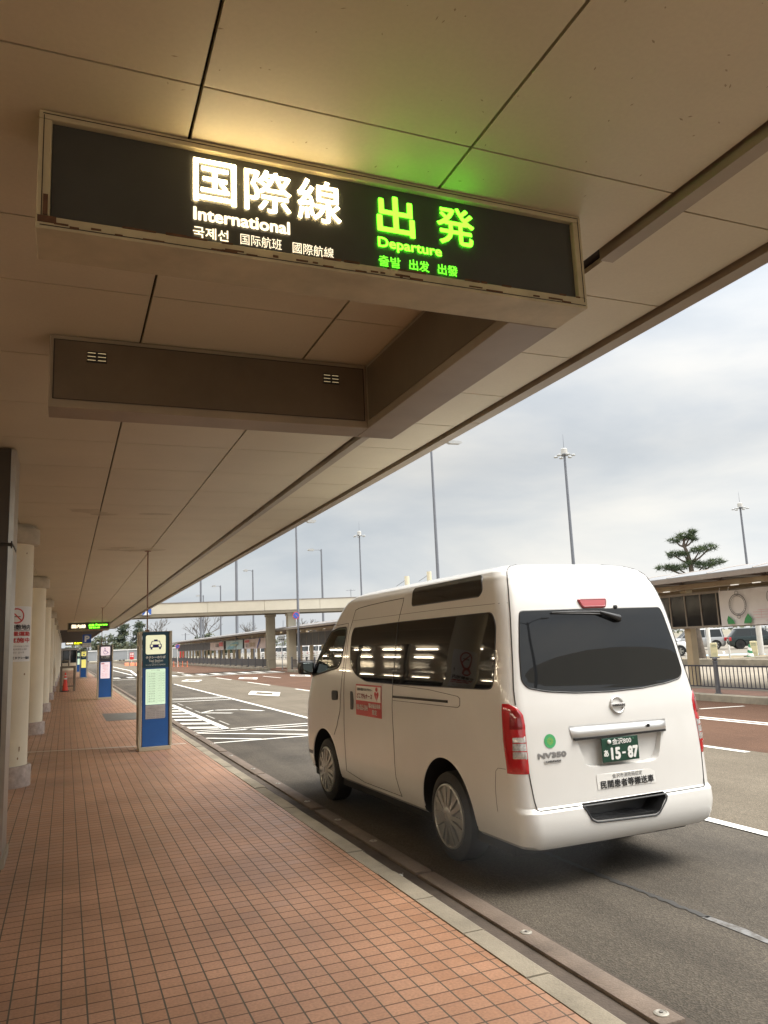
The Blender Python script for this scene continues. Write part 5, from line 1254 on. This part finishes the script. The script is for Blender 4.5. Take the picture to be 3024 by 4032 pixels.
def stub(x, y, h, r_, lab, m, nm='bollard', cat='bollard'):
    t = MB().lathe((x, y, .1), [(r_, 0), (r_, h-.04), (r_*.7, h), (0, h+.01)], 14).build(nm, m, None, 40, org=(x, y, .1)); tag(t, lab, cat, 'white posts in the car park'); return t
WP = mat('post_white', (.60, .59, .56), .5, .06)
stub(32.45, 31.7, .70, .05, 'short white bollard between the two notice boards', WP)
stub(30.9, 33.2, .40, .045, 'short white bollard by the pine trunk', WP)
stub(35.4, 32.35, 2.0, .15, 'thick white pipe post in front of the dark car', WP, 'pipe_post', 'post')
stub(32.0, 32.6, 2.0, .105, 'slimmer white pipe post beside the left notice board', WP, 'pipe_post', 'post')
t = thing('sandwich_board', 'yellow and white board with blue base behind the pipe post', 'board', (36.2, 31.9, .1))
MB().rbox(35.95, 36.5, 31.7, 32.2, .1, .34, .04).build('base', BLUE, t); MB().rbox(36.05, 36.4, 31.9, 31.98, .34, 1.1, .02).build('panel', NB, t)
for i, (x, y) in enumerate(((33.2, 31.1), (34.3, 30.2))):
    mb = MB(); mb.prism([(-.35, 0), (.35, 0), (.28, .11), (-.28, .11)], lambda p: (x+p[0]*.7-.05, y-p[0]*.7-.05, .1+p[1]), lambda p: (x+p[0]*.7+.06, y-p[0]*.7+.06, .1+p[1]))
    tag(mb.build('wheel_stop', mat('stop_dark', (.06, .055, .05), .8, .1), org=(x, y, .1)), ('dark wheel stop left of the striped cone', 'dark wheel stop right of the striped cone')[i], 'wheel stop', 'wheel stops')

# ---- guard fence and parked cars far across
GF = mat('guard_white', (.66, .65, .62), .5, .06, 2)
t = thing('guard_fence', 'white slatted guard fence along the car park, beyond the walkway', 'fence', (28.4, 60, 0))
for z in (.38, .66, .94): MB().box(28.37, 28.43, 46, 165, z-.07, z+.07).build('rail', GF, t)
for k in range(60): MB().box(28.44, 28.52, 46+2*k, 46.1+2*k, .0, 1.05).build('post', GF, t)

def shell(tabs, zs, rr, rf, bow, bf):
    """stacked rounded outlines for a car body"""
    hwt, yrt, yft = tabs; vs = []; n_ = None
    for z in zs:
        hw, yr, yf = tab(z, hwt), tab(z, yrt), tab(z, yft); r1 = min(rr, hw*.6); r2 = min(rf, hw*.6, (yf-yr)*.4); h = []
        for i in range(5): x = -(hw-r1)*i/4; h.append((x, yr+bow*(x/hw)**2))
        y0 = h[-1][1]
        for i in range(1, 6): a_ = PI/2*i/5; h.append((-(hw-r1+r1*math.sin(a_)), y0+r1*(1-math.cos(a_))))
        ys_, ye = h[-1][1], yf-bf-r2
        for i in range(1, 25): h.append((-hw, ys_+(ye-ys_)*i/24))
        for i in range(1, 7): a_ = PI/2*i/6; h.append((-(hw-r2+r2*math.cos(a_)), ye+r2*math.sin(a_)))
        for i in range(1, 6): x = -(hw-r2)*(1-i/5); h.append((x, yf-bf*(x/(hw-r2))**2))
        full = h+[(-x, y) for x, y in h[-2:0:-1]]; n_ = len(full); vs += [(x, y, z) for x, y in full]
    k_ = len(zs)
    return MB().add(vs, [(i*n_+j, i*n_+(j+1) % n_, (i+1)*n_+(j+1) % n_, (i+1)*n_+j) for i in range(k_-1) for j in range(n_)]+[tuple(range(n_)), tuple((k_-1)*n_+j for j in range(n_))])
CGLS = mat('car_glass', (.020, .024, .025), .04, 0, spec=.7)
def car(lab, paint, L_=4.4, W_=1.76, H=1.6, kind='mpv', rim=SILV, detail=True):
    """local frame: y forward from the rear bumper"""
    t = thing('parked_car', lab, 'car', (0, 0, 0), 'cars parked in the car park'); hw = W_/2
    belt = .92 if H < 1.66 else 1.0; hood = belt+.02
    zs = [.22, .28, .36, .5, .65, .8, belt-.06, belt-.015, belt]
    HWt = [(.22, hw-.10), (.30, hw-.03), (.5, hw), (.8, hw-.005), (belt, hw-.05)]
    YR = [(.22, .16), (.3, .05), (.5, 0), (.65, .02), (belt, .09)]; YF = [(.22, L_-.14), (.36, L_-.02), (.55, L_), (.72, L_-.05), (.85, L_-.22), (belt, L_-.42)]
    bodym = shell((HWt, YR, YF), zs, .2, .45, .05, .2).build('body', [paint, VBLKM], None, 35)
    wr = .33 if H < 1.66 else .36; ya, yb_ = .82, L_-.92; cs = []
    for y in (ya, yb_):
        for s in (-1, 1):
            mb = MB(); mb.lathe((s*(hw-.1), y, wr), [(wr+.05, -.25), (wr+.05, .25)], 32, 'x'); c_ = mb.build('cutter', VBLKM); mod = bodym.modifiers.new('c', 'BOOLEAN'); mod.operation = 'DIFFERENCE'; mod.object = c_; mod.solver = 'EXACT'; mod.material_mode = 'TRANSFER'; cs.append(c_)
    dg_ = bpy.context.evaluated_depsgraph_get(); dg_.update(); me_ = bpy.data.meshes.new_from_object(bodym.evaluated_get(dg_)); bodym.modifiers.clear(); bodym.data = me_
    for c_ in cs: bpy.data.objects.remove(c_)
    for p in me_.polygons: p.use_smooth = True
    me_.set_sharp_from_angle(angle=R(35)); bodym.parent = t
    rs = {'mpv': .16, 'hatch': .30, 'suv': .62}[kind]; fs_ = {'mpv': 1.35, 'hatch': 1.65, 'suv': 1.75}[kind]; f0 = {'mpv': .62, 'hatch': .95, 'suv': 1.0}[kind]
    ct = [(belt, hw-.06), (H-.10, hw-.19), (H, hw-.24)]
    cab = ([(belt-.01, hw-.055), (H-.09, hw-.185)], [(belt-.01, .10), (H-.09, .10+rs*.75)], [(belt-.01, L_-f0), (H-.09, L_-fs_)])
    zc = [belt-.01+(H-.09-belt+.01)*i/6 for i in range(7)]
    shell(cab, zc, .14, .3, .04, .15).build('windows', CGLS, t, 35)
    rt = ([(H-.10, hw-.18), (H-.06, hw-.185), (H-.02, hw-.25), (H, hw-.40)], [(H-.10, .06+rs*.72), (H-.06, .03+rs*.8), (H-.02, .12+rs), (H, .4+rs)], [(H-.10, L_-fs_+.02), (H-.06, L_-fs_-.02), (H-.02, L_-fs_-.15), (H, L_-fs_-.5)])
    shell(rt, [H-.10, H-.06, H-.04, H-.02, H-.008, H], .16, .3, .04, .12).build('roof', paint, t, 35)
    yr_ = lambda z: .10+(z-belt)/(H-.09-belt)*rs*.75; yf_ = lambda z: L_-f0-(fs_-f0)*(z-belt)/(H-.09-belt); hx_ = lambda z: hw-.055-.13*(z-belt)/(H-.09-belt)
    for s in (-1, 1):
        for yy_, w_ in (((yr_), .10), (lambda z: L_*.36, .05), (lambda z: L_*.60-.02, .05), (lambda z: yf_(z)-.28, .05)):
            z0, z1 = belt-.01, H-.085; mb = MB()
            q = [(s*(hx_(z)+.004), yy_(z)+d_, z) for z in (z0, z1) for d_ in ((.10, .10+w_) if yy_ is yr_ else (-w_/2, w_/2))]
            mb.quad(q[0], q[1], q[3], q[2]); mb.quad(*[(a_-s*.02, b_, c_) for a_, b_, c_ in (q[0], q[1], q[3], q[2])]); mb.build('pillar', paint, t)
        for y in (ya, yb_):
            wh = MB().lathe((s*(hw-.012), y, wr), [(wr*.62, s*.0), (wr*.92, s*.005), (wr, -s*.03), (wr, -s*.19), (wr*.6, -s*.2)], 32, 'x').build('wheel', RUB, t, 35)
            mb = MB(); mb.lathe((s*(hw-.012), y, wr), [(wr*.64, -s*.005), (wr*.62, s*.006), (wr*.56, -s*.01)], 28, 'x')
            for i in range(5):
                a_ = 2*PI*i/5; u = (math.cos(a_), math.sin(a_)); v_ = (-u[1], u[0])
                mb.prism([(u[0]*r_+v_[0]*w_, u[1]*r_+v_[1]*w_) for r_, w_ in ((.0, .05), (wr*.6, .035), (wr*.6, -.035), (0, -.05))], lambda p: (s*(hw-.035), y+p[0], wr+p[1]), lambda p: (s*(hw-.008), y+p[0], wr+p[1]))
            mb.build('rim', rim, wh, 40); MB().lathe((s*(hw-.04), y, wr), [(wr*.62, 0), (0, s*.002)], 24, 'x').build('brake_disc', VBLKM, wh)
        MB().rbox(s*(hw-.10)-.10, s*(hw-.10)+.085, .015, .20, .66, belt-.05, .03).build('tail_lamp', LRED, t, 40)
        MB().rbox(s*(hw-.2)-.17, s*(hw-.2)+.16, L_-.34, L_-.11, .60, .76, .04).build('headlight', mat('headlight', (.12, .13, .13), .1, .1, coat=1), t, 40)
        MB().rbox(s*(hw+.07)-.08, s*(hw+.07)+.06, yf_(belt)-.42, yf_(belt)-.30, belt-.01, belt+.13, .03).build('mirror', paint, t, 40)
        mb = MB(); mb.box(s*hw-.004, s*hw+.004, L_*.30, L_*.33, .70, .72); mb.box(s*(hw-.002)-.006, s*(hw-.002)+.006, L_*.36-.003, L_*.36+.003, .33, belt-.03); mb.box(s*(hw-.002)-.006, s*(hw-.002)+.006, L_*.60-.003, L_*.60+.003, .33, belt-.03); mb.build('door_seam', GAPM, t)
    MB().rbox(-.17, .17, -.012, .03, .66, .82, .004).build('number_plate', mat('plate_white2', (.62, .62, .58), .5, .0), t)
    return t
def put(o, x, y, fwd, yoff): 
    f = Vector((math.sin(fwd), math.cos(fwd))); o.location = (x-f.x*yoff, y-f.y*yoff, .016); o.rotation_euler = (0, 0, -fwd); return o
PW = mat('car_white', (.68, .67, .65), .22, .02, 2, coat=.6); PS = mat('car_silver', (.50, .50, .50), .28, .03, 2, metal=.55, coat=.6); PD = mat('car_dark_green', (.010, .022, .022), .22, .05, 2, coat=.7)
put(car('white hatchback half hidden by the van, front towards the right', PW, 3.9, 1.69, 1.5, 'hatch'), 37.9, 41.2, R(133), 2.98)
put(car('silver people carrier between the pine trunk and the dark car', PS, 4.4, 1.7, 1.72, 'mpv'), 49.9, 50.2, R(-52), .82)
put(car('dark green car with black wheels at the right edge', PD, 4.7, 1.94, 1.66, 'suv', VBLKM), 50.2, 48.0, R(128), .82)
cw = car('white box-shaped car, nearest behind the guard fence', PW, 4.2, 1.7, 1.75, 'mpv'); put(cw, 33.5, 62, R(80), 2)
dk = car('dark car, nearest dark one behind the guard fence', PD, 4.2, 1.7, 1.5, 'hatch'); put(dk, 33.5, 96, R(95), 2)
far = [(33.6, 66.4, 0), (33.4, 70.6, 0), (33.6, 75.4, 0), (33.4, 80, 0), (33.5, 86, 0), (33.5, 103, 0), (33.3, 108, 0), (33.6, 113, 0), (33.4, 118, 0), (33.6, 124, 0), (33.5, 130, 0), (33.4, 137, 0)]
for i, (x, y, r_) in enumerate(far):
    c_ = copy_tree(cw); put(c_, x, y, R(80+6*(i % 3)), 2); c_['label'] = '%s white box-shaped car behind the guard fence' % ORD[i+1] if i < 11 else 'farthest white box-shaped car behind the guard fence'
c_ = copy_tree(cw); put(c_, 38.6, 45.8, R(140), 3.0); c_['label'] = 'white box-shaped car beyond the white hatchback, left of the pine trunk'
c_ = copy_tree(cw); put(c_, 44.5, 53.5, R(130), 2.0); c_['label'] = 'white box-shaped car behind the pine trunk, left of the silver one'

# ---- far end: fence, signs, barriers, booth
FG = mat('fence_grey', (.25, .265, .28), .55, .08, .6); FW = mat('fence_white', (.62, .63, .62), .5, .05)
t = thing('panel_fence', 'long grey panel fence with white top rail at the far end', 'fence', (10, 172, 0))
for k in range(18): MB().box(-12+3*k+.05, -9.05+3*k, 172, 172.05, .55, 2.42).build('panel', FG, t)
for k in range(19): MB().box(-12+3*k-.05, -12+3*k+.049, 171.95, 172.1, 0, 2.42).build('post', FW, t)
MB().box(-12, 42, 171.9, 172.12, 2.43, 2.66).build('top_rail', FW, t)
struct('far_bank', MB().box(-30, 14, 168.5, 171.5, -.04, .35), CONC2)
t = thing('red_notice', 'red notice on a post by the orange barriers, left of the taxi pylon', 'sign', (10.04, 135, 0))
MB().box(10.0, 10.08, 135.05, 135.1, 0, 1.2).build('post', FW, t); MB().rbox(9.72, 10.36, 135, 135.04, .76, 1.86, .01).build('plate', mat('notice_red', (.55, .03, .03), .5, .05), t)
mb = MB(); text(mb, '進', (9.78, 1.5, 10.02, 1.78), pXZ(135), .003, .02); text(mb, '入', (9.78, 1.18, 10.02, 1.45), pXZ(135), .003, .02); text(mb, '禁', (10.08, 1.5, 10.32, 1.78), pXZ(135), .003, .02); text(mb, '止', (10.08, 1.18, 10.32, 1.45), pXZ(135), .003, .02); mb.build('print', WHITE, t)
t = thing('red_notice', 'red notice on a post left of the far walkway, by the round sign', 'sign', (17.0, 127.5, 0))
MB().box(16.96, 17.04, 127.55, 127.6, .15, 1.2).build('post', FW, t); MB().rbox(16.7, 17.4, 127.5, 127.54, .7, 1.72, .01).build('plate', mat('notice_red', (.55, .03, .03), .5, .05), t)
ORG = mat('barrier_orange', (.72, .20, .09), .55, .1, 1)
for i in range(5):
    x = 7.9+.62*i+(.1 if i > 2 else 0); y = 119-1.6*i
    t_ = MB(); t_.prism([(-.35, 0), (.35, 0), (.28, .2), (.16, .45), (-.16, .45), (-.28, .2)], lambda p: (x, y+p[0], p[1]), lambda p: (x+.56, y+p[0], p[1]))
    tag(t_.build('barrier', ORG, org=(x+.28, y, 0)), '%s orange plastic barrier by the red notice' % ('leftmost', 'second from left', 'middle', 'second from right', 'rightmost')[i], 'barrier', 'orange barriers')
for i in range(6):
    x, y = 11.3+.22*i, 99-2.1*i
    tag(MB().lathe((x, y, .0), [(.12, 0), (.12, .03), (.045, .04), (.04, .62), (0, .63)], 12).build('delineator', ORG, None, 40, org=(x, y, 0)), '%s orange delineator post near the round sign' % ORD[i], 'delineator', 'orange delineator posts')
t = thing('booth', 'booth with white rounded roof beyond the red cone', 'booth', (.3, 101, .1))
MB().rbox(-1.6, 1.55, 99.6, 103, 2.42, 2.66, .1).build('roof', FW, t, 40); MB().box(-1.4, 1.35, 99.8, 102.9, .1, .95).build('lower_wall', CREAM, t)
for x in (-1.38, -.4, .45, 1.28): MB().box(x, x+.07, 99.8, 99.87, .951, 2.415).build('post', FW, t)
MB().box(-1.36, 1.33, 99.88, 99.9, .951, 2.415).build('window', CGLS, t)

# ================================================================ trees
BARK = mat('pine_bark', (.105, .085, .068), .9, .35, 8, .6, 25)
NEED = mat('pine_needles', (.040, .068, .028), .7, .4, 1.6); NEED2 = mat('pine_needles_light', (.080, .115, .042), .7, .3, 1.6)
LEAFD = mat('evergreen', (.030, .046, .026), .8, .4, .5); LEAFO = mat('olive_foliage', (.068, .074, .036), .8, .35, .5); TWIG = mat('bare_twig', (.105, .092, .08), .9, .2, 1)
def needles(mb, c, rx, ry, rz, n_, rng, ln_=.30, right=None):
    """tufts of needle blades filling a flat pad"""
    for _ in range(n_):
        while True:
            p = Vector((rng.uniform(-1, 1), rng.uniform(-1, 1), rng.uniform(-1, 1)))
            if p.length < 1: break
        o = Vector(c)+right*(p.x*rx)+Vector((right.y*-1, right.x, 0))*(p.y*ry)+Vector((0, 0, p.z*rz-.10*abs(p.x)*rz))
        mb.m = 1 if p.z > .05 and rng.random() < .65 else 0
        for k in range(9):
            d = Vector((rng.gauss(0, 1), rng.gauss(0, 1), rng.gauss(.35, .8))).normalized(); s = d.cross(Vector((rng.gauss(0, 1), rng.gauss(0, 1), .3))).normalized()*.012; l_ = ln_*rng.uniform(.5, 1.)
            mb.add([o-s, o+s, o+d*l_], [(0, 1, 2)])
def pine():
    rng = random.Random(21); bx_, by_ = 30.3, 31.6; rgt = Vector((.72, -.694, 0))
    t = thing('pine_tree', 'trained pine with flat tiers of needles above the walkway roof', 'tree', (bx_, by_, .15))
    P = lambda u, z, v=0: Vector((bx_, by_, 0))+rgt*u+Vector((.694, .72, 0))*v+Vector((0, 0, z))
    tr = [P(.12, .1), P(.05, .8), P(-.05, 1.8), P(.02, 2.9), P(.0, 3.8), P(.06, 4.6), P(.02, 5.25), P(-.06, 5.7), P(-.20, 6.15), P(-.10, 6.5)]
    mb = MB().tube(tr, [.25, .215, .20, .17, .15, .135, .11, .095, .075, .04], 12); mb.build('trunk', BARK, t, 50)
    pads = [(-1.15, 5.0, .62, .14), (-.55, 4.93, .6, .16), (.62, 4.98, .6, .18), (1.2, 5.1, .52, .17), (.1, 5.15, .5, .13), (-.72, 5.68, .5, .19), (-.22, 5.66, .35, .13), (.52, 5.78, .5, .2), (1.0, 5.88, .46, .2), (-.58, 6.42, .4, .16), (-.18, 6.62, .36, .15), (.12, 6.55, .28, .13), (.24, 6.78, .26, .13), (.30, 6.38, .22, .09)]
    base = [tr[5], tr[5], tr[5], tr[5], tr[5], tr[6], tr[6], tr[6], tr[6], tr[8], tr[8], tr[8], tr[9], tr[8]]
    mb = MB()
    for (u, z, r_, h), b in zip(pads, base):
        e = P(u, z-h*.4); m_ = (b+e)/2+Vector((0, 0, -.13)); mb.tube([b-Vector((0, 0, .12)), m_, e, P(u*1.15, z)], [.06, .045, .03, .012], 7)
    mb.build('branches', BARK, t, 50)
    mb = MB()
    for u, z, r_, h in pads: needles(mb, P(u, z), r_, r_*.8, h, int(120*r_), rng, .30, rgt)
    mb.build('crown', [NEED, NEED2], t)
pine()
def evergreen(x, y, h, w_, seed, lab, m, shape='cone', n_=1500, base=0.):
    rng = random.Random(seed); t = thing('evergreen_tree', lab, 'tree', (x, y, 0), 'trees beyond the far fence')
    MB().tube([(x, y, 0), (x+.2, y, h*.5), (x, y, h*.92)], [.28, .18, .04], 8).build('trunk', BARK, t, 50)
    cl = []
    for k in range(26):
        f = rng.random(); z = base+h*(.25+.72*f); r_ = w_*((1-f)**.7 if shape == 'cone' else (1-(2*f-.8)**2*.5)**.5 if abs(2*f-.8) < 1.4 else .3)*rng.uniform(.25, 1); a_ = rng.uniform(0, 2*PI); cl.append((x+r_*math.cos(a_), y+r_*math.sin(a_), z, w_*rng.uniform(.22, .42)))
    mb = MB()
    for k in range(n_):
        cx0, cy0, cz0, cr_ = rng.choice(cl); d = Vector((rng.gauss(0, .5), rng.gauss(0, .5), rng.gauss(0, .33)))*cr_
        c_ = Vector((cx0, cy0, cz0))+d; s = .16+.22*rng.random()
        u = Vector((rng.gauss(0, 1), rng.gauss(0, 1), rng.gauss(0, .6))).normalized()*s; v_ = u.orthogonal().normalized()*s*.55
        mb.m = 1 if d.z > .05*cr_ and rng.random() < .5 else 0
        mb.add([c_-u, c_+v_, c_+u, c_-v_], [(0, 1, 2, 3)])
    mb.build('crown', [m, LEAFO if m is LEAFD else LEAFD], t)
evergreen(9.0, 205, 6.5, 3.0, 1, 'low olive tree at far left beyond the panel fence', LEAFO, 'round', 1600)
evergreen(13.2, 203, 9.0, 2.6, 2, 'pointed dark evergreen left of the taxi pylon, beyond the fence', LEAFD, 'cone', 1900)
evergreen(16.7, 201, 9.6, 2.4, 3, 'taller dark evergreen right behind the taxi pylon, beyond the fence', LEAFD, 'cone', 1900)
evergreen(5.2, 210, 5.2, 3.0, 4, 'leftmost olive tree beyond the panel fence', LEAFO, 'round', 1500)
evergreen(12.0, 198, 4.4, 3.4, 5, 'broad bush in front of the two dark evergreens', LEAFO, 'round', 1500)
evergreen(24.5, 150, 4.6, 2.2, 6, 'low dark bush below the bare tree under the footbridge', LEAFD, 'round', 1300)
evergreen(29.5, 152, 4.2, 2.0, 8, 'low dark bush right of the bare tree under the footbridge', LEAFD, 'round', 1200)
def bare_tree(x, y, h, seed, lab, spread=.55):
    rng = random.Random(seed); t = thing('bare_tree', lab, 'tree', (x, y, 0), 'bare trees beyond the walkway')
    tk = MB(); br = MB()
    def grow(p, d, l_, r_, lev):
        q = p+d*l_; m_ = (p+q)/2+Vector((rng.gauss(0, .04), rng.gauss(0, .04), 0))*l_
        (tk if lev == 0 else br).tube([p, m_, q], [r_, r_*.85, r_*.68], 5 if lev < 3 else 3, False)
        if lev >= 5: return
        for k in range(3 if lev < 4 else 2):
            nd = (d+Vector((rng.gauss(0, spread), rng.gauss(0, spread), rng.uniform(-.05, .5)))).normalized(); grow(p+d*l_*rng.uniform(.6, 1.), nd, l_*rng.uniform(.6, .85), max(.026, r_*.62), lev+1)
    grow(Vector((x, y, 0)), Vector((.02, 0, 1)), h*.30, .2, 0)
    tk.build('trunk', BARK, t, 60); br.build('branches', TWIG, t, 60)
bare_tree(24.9, 153, 11.5, 31, 'largest bare tree, under the footbridge left of the piers')
bare_tree(34.2, 152, 9., 32, 'bare tree just left of the darker pier')
bare_tree(18.6, 184, 11, 33, 'bare tree right of the tall dark evergreen')
bare_tree(43.5, 150, 9, 34, 'bare tree right of the paler pier', .6)
tag(MB().tube([(27.6, 200, 0), (27.6, 200, 6.2)], .12, 8).tube([(26.6, 200, 5.8), (28.6, 200, 5.8)], .06, 6).build('utility_pole', POLE, None, 40, org=(27.6, 200, 0)), 'far utility pole with crossarm left of the bare tree', 'utility pole')
# low belt of far woods closing the view
rng = random.Random(77); mb = MB()
for k in range(9000):
    a_ = rng.uniform(-.15, 1.75); d = rng.uniform(330, 380); x, y = d*math.sin(a_), d*math.cos(a_)
    hh = 4.2+1.6*math.sin(a_*9)+1.2*math.sin(a_*23+1)+.8*math.sin(a_*51); z = hh*rng.random()**.7; s = .5+.5*rng.random()
    u = Vector((rng.gauss(0, 1), rng.gauss(0, 1), rng.gauss(0, .7))).normalized()*s; v_ = u.orthogonal().normalized()*s*.7; c_ = Vector((x, y, z)); mb.m = rng.randint(0, 1)
    mb.add([c_-u, c_+v_, c_+u, c_-v_], [(0, 1, 2, 3)])
tag(mb.build('far_woods', [LEAFO, mat('far_leaf', (.075, .08, .06), .9, .3, .3)]), kind='stuff')

# thin mist volume by the rear wheel nearest the kerb
ex = MB().lathe((3.0, 5.0, .42), [(.75*math.sin(PI*i/10)+1e-4, -.40*math.cos(PI*i/10)) for i in range(11)], 20).build('wheel_mist', bpy.data.materials.new('vapour'), None, org=(3.0, 5.0, .42)); tag(ex, kind='stuff')
m = ex.data.materials[0]; m.use_nodes = True; t_, b_, mk, ma = node_kit(m); t_.nodes.remove(b_)
tcn = mk('ShaderNodeTexCoord'); ln = mk('ShaderNodeVectorMath', operation='LENGTH'); mp_ = mk('ShaderNodeMapping'); mp_.inputs['Scale'].default_value = (1/.75, 1/.75, 1/.40); t_.links.new(tcn.outputs['Object'], mp_.inputs[0]); t_.links.new(mp_.outputs[0], ln.inputs[0])
nz = mk('ShaderNodeTexNoise'); nz.inputs['Scale'].default_value = 3; t_.links.new(tcn.outputs['Object'], nz.inputs['Vector'])
f = ma('MAXIMUM', ma('SUBTRACT', 1., ln.outputs['Value']), 0.); d = ma('MULTIPLY', ma('MULTIPLY', f, nz.outputs[0]), .65)
pv = mk('ShaderNodeVolumePrincipled'); pv.inputs['Color'].default_value = (.85, .87, .9, 1); t_.links.new(d, pv.inputs['Density']); t_.links.new(pv.outputs[0], t_.nodes['Material Output'].inputs['Volume'])
